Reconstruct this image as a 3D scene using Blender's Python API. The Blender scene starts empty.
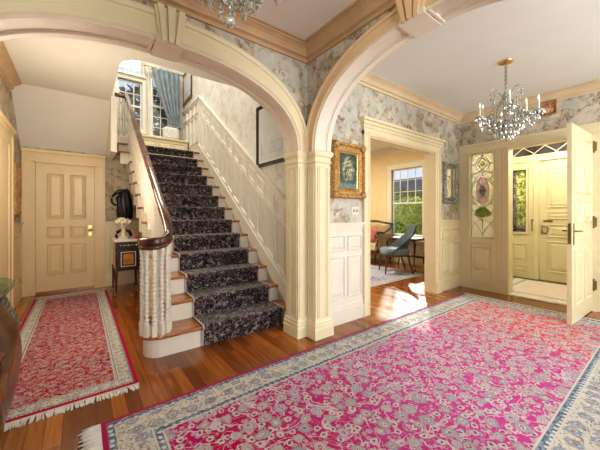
import bpy, bmesh, math, random
from mathutils import Vector, Matrix
random.seed(7)
SC = bpy.context.scene
COL = SC.collection
PI = math.pi

# ------------------------------------------------------------------ materials
def NT(name):
    m = bpy.data.materials.new(name); m.use_nodes = True
    nt = m.node_tree
    for n in list(nt.nodes): nt.nodes.remove(n)
    out = nt.nodes.new('ShaderNodeOutputMaterial')
    return m, nt, out

class G:
    """tiny node-graph helper"""
    def __init__(s, name):
        s.m, s.nt, s.out = NT(name)
        s.tc = s.nt.nodes.new('ShaderNodeTexCoord')
    def n(s, t, **kw):
        nd = s.nt.nodes.new(t)
        for k, v in kw.items(): setattr(nd, k, v)
        return nd
    def put(s, sock, v):
        if v is None: return
        if isinstance(v, bpy.types.NodeSocket): s.nt.links.new(v, sock)
        else:
            if isinstance(v, (tuple, list)) and len(v) == 3 and sock.type == 'RGBA': v = (*v, 1)
            sock.default_value = v
    def obj(s): return s.tc.outputs['Object']
    def xyz(s, v=None):
        nd = s.n('ShaderNodeSeparateXYZ'); s.put(nd.inputs[0], v or s.obj()); return nd.outputs
    def comb(s, x, y, z=0.0):
        nd = s.n('ShaderNodeCombineXYZ')
        for i, q in enumerate((x, y, z)): s.put(nd.inputs[i], q)
        return nd.outputs[0]
    def math(s, op, a, b=None, c=None, clamp=False):
        nd = s.n('ShaderNodeMath', operation=op, use_clamp=clamp)
        for i, q in enumerate((a, b, c)):
            if q is not None: s.put(nd.inputs[i], q)
        return nd.outputs[0]
    def noise(s, scale, vec=None, detail=3, rough=.55, dist=0.0, out='Fac'):
        nd = s.n('ShaderNodeTexNoise'); s.put(nd.inputs['Vector'], vec or s.obj())
        nd.inputs['Scale'].default_value = scale; nd.inputs['Detail'].default_value = detail
        nd.inputs['Roughness'].default_value = rough; nd.inputs['Distortion'].default_value = dist
        return nd.outputs[out]
    def voro(s, scale, vec=None, feature='F1', rnd=1.0, dims='3D'):
        nd = s.n('ShaderNodeTexVoronoi', feature=feature, voronoi_dimensions=dims)
        s.put(nd.inputs['Vector'], vec or s.obj())
        nd.inputs['Scale'].default_value = scale
        nd.inputs['Randomness'].default_value = rnd
        return nd
    def ramp(s, fac, stops, interp='LINEAR'):
        nd = s.n('ShaderNodeValToRGB'); cr = nd.color_ramp; cr.interpolation = interp
        while len(cr.elements) < len(stops): cr.elements.new(.5)
        for e, (p, c) in zip(cr.elements, stops): e.position = p; e.color = (*c, 1) if len(c) == 3 else c
        s.put(nd.inputs[0], fac); return nd.outputs[0]
    def mix(s, fac, a, b, mode='MIX'):
        nd = s.n('ShaderNodeMix', data_type='RGBA', blend_type=mode)
        s.put(nd.inputs[0], fac); s.put(nd.inputs[6], a); s.put(nd.inputs[7], b)
        return nd.outputs[2]
    def mapr(s, v, a, b, c=0.0, d=1.0):
        nd = s.n('ShaderNodeMapRange'); s.put(nd.inputs[0], v)
        for i, q in enumerate((a, b, c, d)): nd.inputs[i+1].default_value = q
        return nd.outputs[0]
    def mapping(s, v=None, loc=(0,0,0), rot=(0,0,0), sc=(1,1,1)):
        nd = s.n('ShaderNodeMapping'); s.put(nd.inputs[0], v or s.obj())
        nd.inputs[1].default_value = loc; nd.inputs[2].default_value = rot; nd.inputs[3].default_value = sc
        return nd.outputs[0]
    def bsdf(s, col, rough=.5, metal=0.0, bump=None, bstr=.2, bdist=.01, spec=.5, emit=None, estr=0.0, trans=0.0, alpha=None, coat=0.0, sheen=0.0):
        b = s.n('ShaderNodeBsdfPrincipled')
        s.put(b.inputs['Base Color'], col); s.put(b.inputs['Roughness'], rough); s.put(b.inputs['Metallic'], metal)
        s.put(b.inputs['Specular IOR Level'], spec)
        b.inputs['Transmission Weight'].default_value = trans
        b.inputs['Coat Weight'].default_value = coat
        b.inputs['Sheen Weight'].default_value = sheen
        if alpha is not None: s.put(b.inputs['Alpha'], alpha)
        if emit is not None: s.put(b.inputs['Emission Color'], emit); b.inputs['Emission Strength'].default_value = estr
        if bump is not None:
            bn = s.n('ShaderNodeBump'); bn.inputs['Strength'].default_value = bstr; bn.inputs['Distance'].default_value = bdist
            s.put(bn.inputs['Height'], bump); s.nt.links.new(bn.outputs[0], b.inputs['Normal'])
        s.nt.links.new(b.outputs[0], s.out.inputs[0]); return b

def plain(name, col, rough=.5, metal=0.0, var=.06, scale=6, spec=.5, bump=0.0, bscale=40, coat=0.0):
    g = G(name)
    n = g.noise(scale, detail=3)
    lo = tuple(c*(1-var) for c in col); hi = tuple(min(1, c*(1+var)) for c in col)
    c = g.ramp(n, [(.3, lo), (.7, hi)])
    g.bsdf(c, rough, metal, bump=(g.noise(bscale, detail=2) if bump else None), bstr=bump, spec=spec, coat=coat)
    return g.m

M = {}
M['cream'] = plain('cream_paint', (.79, .715, .50), .38, var=.03)
M['ivory'] = plain('ivory_paint', (.78, .735, .64), .4, var=.03)
M['crown'] = plain('crown_paint', (.56, .39, .235), .40, var=.08)
M['crown2'] = plain('hall_crown_paint', (.72, .60, .42), .40, var=.06)
M['cream2'] = plain('tan_cream_paint', (.76, .58, .37), .38, var=.04)  # same cream trim; warm light on the arch face tinted into the colour
M['soffit'] = plain('rose_beige_paint', (.74, .64, .54), .45, var=.04)
M['doorpaint'] = plain('door_paint', (.78, .62, .38), .36, var=.03)
M['ydoor'] = plain('entry_door_paint', (.78, .71, .47), .32, var=.03)
M['ceiling'] = plain('ceiling_plaster', (.80, .785, .735), .8, var=.02, scale=2, bump=.05)
M['ceiling_hall'] = plain('hall_ceiling_plaster', (.80, .83, .82), .8, var=.02, scale=2, bump=.05)
M['yellow'] = plain('yellow_wall_paint', (.80, .64, .36), .7, var=.03)
M['white'] = plain('white_paint', (.85, .84, .80), .4, var=.02)
M['brass'] = plain('polished_brass', (.75, .55, .22), .25, 1.0, var=.1)
M['hinge'] = plain('aged_brass', (.30, .24, .14), .4, .9, var=.2)
M['darkwood'] = plain('dark_walnut', (.09, .035, .025), .25, var=.4, scale=12, coat=.4)
M['black'] = plain('black_lacquer', (.035, .028, .040), .3, var=.3)
M['white_stone'] = plain('white_marble', (.82, .80, .78), .25, var=.06)
M['lead'] = plain('lead_came', (.42, .42, .38), .4, .5, var=.1)
M['whitelead'] = plain('pale_came', (.75, .75, .70), .4, .2, var=.1)
M['candle'] = plain('candle_sleeve', (.88, .85, .78), .5, var=.03)
M['stripe_edge'] = plain('runner_edging', (.50, .42, .38), .9, var=.15, scale=80)

def m_floor():
    g = G('oak_floor'); x, y, z = g.xyz()
    v = g.comb(y, x, 0.0)
    br = g.n('ShaderNodeTexBrick', offset=.37, offset_frequency=2, squash=1.0)
    g.put(br.inputs['Vector'], v)
    br.inputs['Color1'].default_value = (.0, 0, 0, 1); br.inputs['Color2'].default_value = (1, 1, 1, 1)
    br.inputs['Mortar'].default_value = (.5, .5, .5, 1)
    br.inputs['Scale'].default_value = 1; br.inputs['Mortar Size'].default_value = .0015
    br.inputs['Brick Width'].default_value = 1.3; br.inputs['Row Height'].default_value = .085
    wv = g.comb(g.math('MULTIPLY', x, 22.0), g.math('MULTIPLY', y, 1.3), g.math('MULTIPLY', br.outputs['Color'], 9.0))
    gr = g.noise(2.2, wv, detail=5, rough=.65, dist=.4)
    big = g.noise(.9, detail=2)
    t = g.math('ADD', g.math('MULTIPLY', br.outputs['Color'], .34), g.math('ADD', g.math('MULTIPLY', gr, .5), g.math('MULTIPLY', big, .25)))
    c = g.ramp(t, [(.22, (.085, .022, .005)), (.48, (.22, .062, .010)), (.68, (.38, .128, .022)), (.95, (.58, .25, .055))])
    c = g.mix(g.math('MULTIPLY', br.outputs['Fac'], .75), c, (.05, .015, .006))
    rg = g.mapr(gr, 0, 1, .12, .26)
    g.bsdf(c, rg, bump=g.math('ADD', gr, g.math('MULTIPLY', br.outputs['Fac'], -1.2)), bstr=.12, bdist=.004, coat=.25)
    return g.m
M['floor'] = m_floor()

def m_wood(name, stops, scale=(2, 14, 14), rough=.25, coat=.3):
    g = G(name)
    v = g.mapping(sc=scale)
    gr = g.noise(2.0, v, detail=5, rough=.6, dist=.6)
    c = g.ramp(gr, stops)
    g.bsdf(c, rough, bump=gr, bstr=.06, coat=coat)
    return g.m
M['tread'] = m_wood('oak_tread', [(.3, (.22, .075, .02)), (.55, (.42, .17, .05)), (.75, (.58, .28, .10))])
M['rail'] = m_wood('mahogany_rail', [(.3, (.05, .018, .014)), (.6, (.15, .055, .035)), (.8, (.26, .11, .07))], (6, 6, 6), .18, .6)
M['burl'] = m_wood('burl_walnut', [(.25, (.03, .010, .004)), (.45, (.11, .038, .010)), (.62, (.25, .10, .028)), (.8, (.10, .04, .015))], (3, 3, 5), .27, .15)
M['inlay'] = m_wood('satin_inlay', [(.3, (.40, .13, .03)), (.7, (.72, .33, .09))], (6, 6, 12), .25)

def m_paper(name, base, a, b, c2, sc=5.0, thr=.50, amt=1.0):
    g = G(name)
    warp = g.noise(3.0, detail=2, out='Color')
    v = g.mix(.10, g.obj(), warp)
    n1 = g.noise(sc, v, detail=5, rough=.62, dist=.8)
    n2 = g.noise(sc*2.7, g.mapping(loc=(3, 7, 1)), detail=5, rough=.7, dist=1.0)
    n3 = g.noise(sc*.8, g.mapping(loc=(9, 2, 5)), detail=3)
    vr = g.voro(sc*3.2, v)
    col = g.mix(g.mapr(n3, .4, .62), base, a)
    col = g.mix(g.math('MULTIPLY', g.mapr(n1, thr, thr+.10), .75*amt, clamp=True), col, b)
    leaf = g.math('MULTIPLY', g.mapr(n2, .50, .60), g.mapr(n1, thr-.05, thr+.06))
    col = g.mix(g.math('MULTIPLY', leaf, .85*amt, clamp=True), col, c2)
    petal = g.mapr(vr.outputs['Distance'], .12, .28, 1, 0)
    col = g.mix(g.math('MULTIPLY', petal, .30*amt), col, tuple(min(1, q*1.12) for q in base))
    g.bsdf(col, .75)
    return g.m
M['paper'] = m_paper('floral_wallpaper', (.63, .595, .50), (.50, .51, .46), (.45, .35, .25), (.20, .14, .11), sc=6.5, thr=.49, amt=1.0)
M['paper_soft'] = m_paper('pale_floral_wallpaper', (.74, .72, .66), (.66, .66, .62), (.62, .55, .46), (.50, .42, .34), sc=6, thr=.52, amt=.8)  # stair wallpaper; stairwell light painted in as paler colours
M['paper_warm'] = m_paper('tan_floral_wallpaper', (.58, .50, .38), (.50, .44, .34), (.40, .29, .19), (.20, .14, .10), sc=7)

def m_rug(name, hx, hy, reds, border, guard, seed=0.0, bw=.30, fs=1.0, edge=(.42, .02, .10), hue=None, pale=.9, fsz=1.0, rk=1.0, fleck=(.50, .46, .50)):
    """oriental rug: object-space origin at its centre"""
    g = G(name); x, y, z = g.xyz()
    ax = g.math('ABSOLUTE', x); ay = g.math('ABSOLUTE', y)
    d = g.math('MINIMUM', g.math('SUBTRACT', hx, ax), g.math('SUBTRACT', hy, ay))
    v = g.comb(g.math('MULTIPLY', x, fs), g.math('MULTIPLY', y, fs), seed)
    wn = g.noise(5, v, detail=2, out='Color')
    vw = g.mix(.045, v, wn)
    # field colour drift
    big = g.noise(.8, v, detail=1)
    base = g.ramp(big, [(.38, reds[0]), (.52, reds[1]), (.64, reds[2])])
    if hue is not None:
        wob = g.math('ADD', x, g.math('MULTIPLY', g.noise(1.3, v, detail=1), .8))
        base = g.mix(g.mapr(wob, -1.5, -.3), base, hue[3])
        base = g.mix(g.mapr(wob, hue[0], hue[1]), base, hue[2])
    weave = g.noise(90, v, detail=1)
    base = g.mix(g.mapr(weave, .35, .65, 0, .22), base, tuple(q*.45 for q in reds[0]))
    def over(c, f, col, k=1.0): return g.mix(g.math('MULTIPLY', f, k, clamp=True), c, col)
    ivory, teal, navy = (.58, .54, .54), (.20, .33, .38), (.09, .10, .20)
    def band(val, lo, hi): 
        return g.math('MULTIPLY', g.math('GREATER_THAN', val, lo), g.math('LESS_THAN', val, hi))
    # vines
    nv = g.noise(5.2, vw, detail=1, dist=1.2)
    vine = g.mapr(g.math('ABSOLUTE', g.math('SUBTRACT', nv, .5)), .008, .020, 1, 0)
    nv2 = g.noise(11, g.mapping(vw, loc=(4, 2, 0)), detail=1, dist=1.5)
    vine2 = g.mapr(g.math('ABSOLUTE', g.math('SUBTRACT', nv2, .5)), .012, .030, 1, 0)
    vw = g.mapping(vw, sc=(fsz, fsz, 1))
    c = over(base, vine2, (.46, .42, .48), .62)
    c = over(c, vine, ivory, pale)
    # scattered leaves and buds
    vs = g.voro(23, vw, rnd=1.0); ds = vs.outputs['Distance']
    sel = g.math('GREATER_THAN', g.xyz(vs.outputs['Color'])[0], .35)
    c = over(c, g.math('MULTIPLY', band(ds, .12, .40), sel), fleck, .8*pale)
    c = over(c, g.math('MULTIPLY', g.math('LESS_THAN', ds, .17), sel), teal, .8)
    # large rosettes, petal edge from an angular wobble
    vb = g.voro(6.4, vw, rnd=.75, dims='2D')
    db = g.math('ADD', vb.outputs['Distance'], g.math('MULTIPLY', g.math('SUBTRACT', g.noise(34, v, detail=2), .5), .34))
    pick = g.xyz(vb.outputs['Color'])
    db = g.math('ADD', db, g.math('MULTIPLY', pick[0], .12))
    c = over(c, g.math('LESS_THAN', db, .35), g.mix(pick[1], (.54, .52, .52), (.34, .37, .43)), .92*rk)
    c = over(c, band(db, .30, .335), (.32, .10, .17), .7)
    c = over(c, g.math('LESS_THAN', db, .235), g.mix(pick[2], (.20, .30, .34), (.48, .36, .34)), .8*rk)
    c = over(c, band(db, .12, .165), ivory, rk)
    c = over(c, g.math('LESS_THAN', db, .12), (.40, .07, .15), .8)
    c = over(c, g.math('LESS_THAN', db, .055), ivory)
    # medium rosettes between
    vm = g.voro(10.5, g.mapping(vw, loc=(1.3, .7, 0)), rnd=.8, dims='2D')
    dm = g.math('ADD', vm.outputs['Distance'], g.math('MULTIPLY', g.math('SUBTRACT', g.noise(44, v, detail=1), .5), .3))
    free = g.math('GREATER_THAN', db, .40)
    c = over(c, g.math('MULTIPLY', band(dm, .10, .27), free), (.58, .54, .52), .9*rk)
    c = over(c, g.math('MULTIPLY', g.math('LESS_THAN', dm, .12), free), navy, .7)
    # border
    vb2 = g.voro(7.5, vw, rnd=.45, dims='2D')
    bd = g.math('ADD', vb2.outputs['Distance'], g.math('MULTIPLY', g.math('SUBTRACT', g.noise(24, v, detail=1), .5), .2))
    bc = over(border, band(bd, .16, .34), guard, .85)
    bc = over(bc, g.math('LESS_THAN', bd, .12), (.42, .12, .14), .6)
    nb = g.noise(13, vw, detail=2, dist=1.5)
    bc = over(bc, g.mapr(g.math('ABSOLUTE', g.math('SUBTRACT', nb, .5)), .012, .035, 1, 0), (.17, .17, .22), .8)
    vl = g.voro(30, vw, rnd=1.0)
    bc = over(bc, g.math('MULTIPLY', g.math('LESS_THAN', vl.outputs['Distance'], .30), g.math('GREATER_THAN', g.xyz(vl.outputs['Color'])[0], .45)), g.mix(g.xyz(vl.outputs['Color'])[1], (.12, .14, .22), (.42, .20, .18)), .7)
    gn = g.noise(38, v, detail=1)
    gc = g.mix(g.mapr(gn, .42, .56), guard, tuple(q*.45 for q in guard))
    gc = over(gc, g.math('LESS_THAN', g.voro(22, v, rnd=.2, dims='2D').outputs['Distance'], .26), (.60, .60, .58))
    def lt(k): return g.math('LESS_THAN', d, k)
    c = g.mix(lt(bw), c, (.58, .54, .50))
    k = min(1, bw/.28)
    if bw < .2:
        c = g.mix(lt(bw-.006), c, gc); c = g.mix(lt(bw-.024), c, (.60, .56, .50)); c = g.mix(lt(bw-.030), c, bc)
        c = g.mix(lt(.048), c, gc); c = g.mix(lt(.032), c, edge)
    else: k = 1
    if bw >= .2:
        c = g.mix(lt(bw-.012), c, gc); c = g.mix(lt(bw-.050), c, (.60, .56, .50)); c = g.mix(lt(bw-.060), c, bc)
        c = g.mix(lt(.074), c, (.55, .50, .46)); c = g.mix(lt(.066), c, gc); c = g.mix(lt(.028), c, edge)
    b = g.bsdf(c, .92, bump=weave, bstr=.25, bdist=.004, spec=.12)
    return g.m
M['rug_big'] = m_rug('magenta_rug', 2.45, .98, ((.48, .008, .10), (.52, .015, .22), (.52, .045, .33)), (.60, .57, .50), (.26, .33, .44), 1.0, .30, 1.0, hue=(.9, 1.7, (.64, .09, .10), (.56, .075, .30)), fsz=1.22)
M['rug_small'] = m_rug('red_runner_wool', .46, 1.715, ((.24, .006, .030), (.36, .014, .035), (.42, .035, .025)), (.58, .55, .46), (.34, .35, .34), 4.0, .15, 2.0, edge=(.40, .01, .06), rk=.45, pale=.6, fleck=(.52, .36, .22))
M['rug_lr'] = m_rug('blue_rug_wool', 1.3, 1.15, ((.22, .26, .38), (.45, .47, .52), (.14, .17, .28)), (.58, .56, .54), (.22, .24, .34), 8.0, .22, 1.2, edge=(.55, .52, .48), pale=.7)
M['fringe'] = plain('cotton_fringe', (.72, .70, .66), .9, var=.12, scale=60)

def m_stair_runner():
    g = G('dark_stair_carpet')
    v = g.obj()
    n1 = g.noise(26, v, detail=3, dist=1.0); n2 = g.noise(11, g.mapping(v, loc=(3, 3, 3)), detail=3, dist=1.2)
    vr = g.voro(34, v)
    c = g.ramp(n2, [(.40, (.012, .011, .020)), (.55, (.030, .016, .024)), (.68, (.05, .028, .035))])
    hs = g.mix(.78, vr.outputs['Color'], (.46, .34, .28))
    c = g.mix(g.math('MULTIPLY', g.mapr(n1, .53, .62), .60), c, hs, 'MIX')
    c = g.mix(g.mapr(g.math('ABSOLUTE', g.math('SUBTRACT', n2, .5)), .004, .018, .55, 0), c, (.42, .34, .30))
    g.bsdf(c, .95, bump=g.noise(120, v, detail=1), bstr=.3, bdist=.003, spec=.2, sheen=.2)
    return g.m
M['runner'] = m_stair_runner()

def m_glass(name, tint=(.95, .98, 1), gl=.10):
    g = G(name)
    t = g.n('ShaderNodeBsdfTransparent'); s = g.n('ShaderNodeBsdfGlossy'); mx = g.n('ShaderNodeMixShader')
    n = g.noise(3); g.put(t.inputs[0], g.mix(.03, tint, g.comb(n, n, n))); s.inputs['Roughness'].default_value = .05
    mx.inputs[0].default_value = gl
    g.nt.links.new(t.outputs[0], mx.inputs[1]); g.nt.links.new(s.outputs[0], mx.inputs[2]); g.nt.links.new(mx.outputs[0], g.out.inputs[0])
    return g.m
M['glass'] = m_glass('window_glass')
M['tableglass'] = m_glass('green_glass', (.62, .80, .72), .25)

def m_stained(name, c1, c2, tr=.55, scale=9):
    g = G(name)
    n = g.noise(scale, detail=3, dist=1.5)
    if scale > 15: n = g.xyz(g.voro(scale).outputs['Color'])[0]
    col = g.ramp(n, [(.35, c1), (.65, c2)])
    t = g.n('ShaderNodeBsdfTransparent'); g.put(t.inputs[0], col)
    d = g.n('ShaderNodeBsdfTranslucent'); g.put(d.inputs[0], col)
    f = g.n('ShaderNodeBsdfDiffuse'); g.put(f.inputs[0], col)
    m0 = g.n('ShaderNodeMixShader'); m0.inputs[0].default_value = .5
    g.nt.links.new(d.outputs[0], m0.inputs[1]); g.nt.links.new(f.outputs[0], m0.inputs[2])
    m1 = g.n('ShaderNodeMixShader'); m1.inputs[0].default_value = 1-tr
    g.nt.links.new(t.outputs[0], m1.inputs[1]); g.nt.links.new(m0.outputs[0], m1.inputs[2])
    s = g.n('ShaderNodeBsdfGlossy'); s.inputs['Roughness'].default_value = .08
    m2 = g.n('ShaderNodeMixShader'); m2.inputs[0].default_value = .08
    g.nt.links.new(m1.outputs[0], m2.inputs[1]); g.nt.links.new(s.outputs[0], m2.inputs[2])
    g.nt.links.new(m2.outputs[0], g.out.inputs[0])
    return g.m
M['sg_clear'] = m_stained('textured_clear_glass', (.88, .90, .86), (.99, .99, .98), .55, 14)
M['sg_pink'] = m_stained('pink_glass', (.86, .66, .74), (.95, .86, .88), .5)
M['sg_purple'] = m_stained('purple_glass', (.22, .10, .24), (.40, .22, .40), .4)
M['sg_green'] = m_stained('green_stained_glass', (.30, .42, .06), (.62, .70, .20), .45)
M['sg_yellow'] = m_stained('yellow_green_glass', (.34, .42, .08), (.95, .90, .50), .45, 26)
M['sg_lilac'] = m_stained('lilac_glass', (.40, .34, .55), (.80, .80, .90), .45, 30)
M['sg_dark'] = m_stained('dusky_glass', (.06, .05, .055), (.14, .11, .12), .15, 3)

def m_crystal():
    g = G('cut_crystal')
    n = g.noise(60, detail=2)
    b = g.n('ShaderNodeBsdfPrincipled'); g.put(b.inputs['Base Color'], g.ramp(n, [(.38, (.22, .24, .20)), (.58, (.88, .90, .86))]))
    b.inputs['Roughness'].default_value = .06; b.inputs['Specular IOR Level'].default_value = 1.0
    b.inputs['Metallic'].default_value = .35
    t = g.n('ShaderNodeBsdfTransparent'); mx = g.n('ShaderNodeMixShader'); mx.inputs[0].default_value = .66
    g.nt.links.new(t.outputs[0], mx.inputs[1]); g.nt.links.new(b.outputs[0], mx.inputs[2]); g.nt.links.new(mx.outputs[0], g.out.inputs[0])
    return g.m
M['crystal'] = m_crystal()

def m_gold():
    g = G('carved_gilt')
    n = g.noise(55, detail=4, rough=.7); n2 = g.noise(14, detail=3)
    c = g.ramp(n, [(.32, (.20, .095, .025)), (.5, (.52, .30, .09)), (.72, (.80, .60, .28))])
    c = g.mix(g.mapr(n2, .5, .7, 0, .35), c, (.62, .55, .45))
    g.bsdf(c, .38, .45, bump=n, bstr=.8, bdist=.012)
    return g.m
M['gold'] = m_gold()
def m_silver():
    g = G('antiqued_silver')
    n = g.noise(40, detail=4, rough=.7)
    c = g.ramp(n, [(.35, (.10, .12, .12)), (.5, (.36, .38, .36)), (.7, (.66, .66, .60))])
    g.bsdf(c, .35, .6, bump=n, bstr=.8, bdist=.012)
    return g.m
M['silver'] = m_silver()
g = G('mirror_glass'); n = g.noise(5); g.bsdf(g.ramp(n, [(.3, (.80, .84, .84)), (.7, (.86, .90, .90))]), .04, 1.0); M['mirror'] = g.m

def m_stilllife():
    g = G('flower_painting'); x, y, z = g.xyz()
    r = g.math('ADD', g.math('MULTIPLY', g.math('POWER', g.math('DIVIDE', x, .105), 2.0), 1.0), g.math('POWER', g.math('DIVIDE', g.math('SUBTRACT', z, .02), .15), 2.0))
    n = g.noise(30, detail=3, dist=1.0); n2 = g.noise(9, g.mapping(loc=(2, 3, 4)), detail=3)
    base = g.ramp(n2, [(.35, (.03, .055, .045)), (.6, (.06, .10, .085)), (.75, (.13, .11, .06))])
    base = g.mix(g.mapr(n, .56, .66, 0, .6), base, (.16, .26, .12))
    fl = g.math('MULTIPLY', g.mapr(r, .3, 1.3, 1, 0), g.mapr(n, .44, .58))
    c = g.mix(fl, base, g.ramp(n2, [(.4, (.75, .70, .50)), (.6, (.60, .55, .30))]))
    tb = g.mapr(z, -.17, -.13, .8, 0)
    c = g.mix(tb, c, g.ramp(n, [(.4, (.10, .22, .26)), (.7, (.34, .44, .42))]))
    g.bsdf(c, .4); return g.m
M['stilllife'] = m_stilllife()
def m_sketch():
    g = G('pale_architectural_print'); x, y, z = g.xyz()
    br = g.n('ShaderNodeTexBrick'); g.put(br.inputs['Vector'], g.comb(x, z, 0.0))
    br.inputs['Scale'].default_value = 1; br.inputs['Brick Width'].default_value = .17; br.inputs['Row Height'].default_value = .13
    br.inputs['Mortar Size'].default_value = .006; br.inputs['Mortar Smooth'].default_value = .5
    br.inputs['Color1'].default_value = (.66, .68, .70, 1); br.inputs['Color2'].default_value = (.56, .60, .64, 1); br.inputs['Mortar'].default_value = (.42, .44, .46, 1)
    sky = g.ramp(g.noise(4, detail=3), [(.3, (.60, .64, .70)), (.7, (.72, .74, .76))])
    n = g.noise(5, detail=2)
    up = g.mapr(g.math('ADD', z, g.math('MULTIPLY', n, .4)), .14, .22)
    c = g.mix(up, br.outputs['Color'], sky)
    c = g.mix(g.mapr(n, .4, .6, 0, .5), c, (.68, .70, .72))
    g.bsdf(c, .35); return g.m
M['sketch'] = m_sketch()
def m_portrait():
    g = G('small_portrait'); n = g.noise(16, detail=3, dist=1)
    g.bsdf(g.ramp(n, [(.3, (.10, .08, .05)), (.45, (.52, .16, .10)), (.58, (.72, .52, .32)), (.75, (.20, .22, .14))]), .4); return g.m
M['portrait'] = m_portrait()
def m_linen(name, cols, scale=25, rough=.85):
    g = G(name); n = g.noise(scale, detail=3)
    g.bsdf(g.ramp(n, [(.3, cols[0]), (.7, cols[1])]), rough, bump=n, bstr=.2, spec=.3, sheen=.2); return g.m
M['curtain'] = m_linen('blue_grey_drape', ((.20, .25, .29), (.36, .42, .46)), 8)
M['greyfab'] = m_linen('slate_upholstery', ((.055, .08, .082), (.10, .135, .135)))
M['seatfab'] = m_linen('blue_grey_seat', ((.12, .16, .18), (.26, .31, .34)))
M['redcush'] = m_linen('red_cushion_fabric', ((.50, .12, .09), (.66, .25, .18)))
M['whitecush'] = m_linen('white_cushion_fabric', ((.66, .64, .60), (.82, .80, .78)))
def m_plaid():
    g = G('plaid_upholstery'); x, y, z = g.xyz()
    a = g.math('PINGPONG', g.math('MULTIPLY', x, 6.0), 1.0); b = g.math('PINGPONG', g.math('MULTIPLY', g.math('ADD', y, z), 6.0), 1.0)
    c = g.mix(g.math('MULTIPLY', g.math('GREATER_THAN', a, .6), .6), (.62, .52, .30), (.45, .22, .12))
    c = g.mix(g.math('MULTIPLY', g.math('GREATER_THAN', b, .6), .5), c, (.28, .30, .16))
    g.bsdf(c, .85); return g.m
M['plaid'] = m_plaid()
def m_leaf(name, a, b):
    g = G(name); n = g.noise(2.2, detail=4)
    cl = g.ramp(n, [(.3, a), (.7, b)])
    d = g.n('ShaderNodeBsdfDiffuse'); t = g.n('ShaderNodeBsdfTranslucent'); mx = g.n('ShaderNodeMixShader'); mx.inputs[0].default_value = .45
    g.put(d.inputs[0], cl); g.put(t.inputs[0], cl)
    g.nt.links.new(d.outputs[0], mx.inputs[1]); g.nt.links.new(t.outputs[0], mx.inputs[2]); g.nt.links.new(mx.outputs[0], g.out.inputs[0]); return g.m
M['leaf'] = m_leaf('bright_foliage', (.08, .18, .03), (.66, .78, .26))
M['leaf2'] = m_leaf('dark_foliage', (.03, .07, .03), (.16, .22, .09))
M['leaf3'] = m_leaf('autumn_foliage', (.14, .10, .06), (.34, .20, .12))
M['bark'] = plain('bark', (.10, .07, .05), .9, var=.3)
M['lawn'] = plain('lawn', (.16, .26, .08), .9, var=.3, scale=3)
M['stucco'] = plain('pale_stucco', (.60, .58, .56), .9, var=.08)
M['roof'] = plain('slate_roof', (.16, .15, .16), .8, var=.2)
M['verdigris'] = plain('verdigris_bronze', (.30, .32, .26), .35, .5, var=.5, scale=30)
M['bronze'] = plain('black_bronze', (.022, .022, .030), .28, .55, var=.5, scale=14)
M['porcelain'] = plain('cream_porcelain', (.74, .66, .52), .3, var=.15, scale=30)
M['redflower'] = plain('red_porcelain', (.55, .12, .06), .4, var=.3)
M['slateplastic'] = plain('switch_plate', (.72, .70, .64), .4, var=.02)
M['vestfloor'] = plain('vestibule_tile', (.62, .50, .44), .35, var=.08, scale=9)
def m_mat():
    g = G('vestibule_mat_weave'); x, y, z = g.xyz()
    d = g.math('SUBTRACT', .62, g.math('ABSOLUTE', y)); dx = g.math('SUBTRACT', .68, g.math('ABSOLUTE', x))
    e = g.math('MINIMUM', d, dx)
    n = g.noise(14, detail=2)
    c = g.ramp(n, [(.4, (.74, .62, .56)), (.6, (.80, .71, .64))])
    w = g.math('PINGPONG', g.math('MULTIPLY', e, 11.0), 1.0)
    c = g.mix(g.math('LESS_THAN', e, .20), c, g.mix(g.math('GREATER_THAN', w, .7), (.80, .77, .74), (.48, .48, .54)))
    g.bsdf(c, .85); return g.m
M['mat'] = m_mat()
g = G('lit_bulb'); nn = g.noise(3); g.bsdf(g.ramp(nn, [(.3, (1, .9, .7)), (.7, (1, .95, .8))]), .3, emit=(1, .86, .6), estr=1.5); M['bulb'] = g.m

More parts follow.
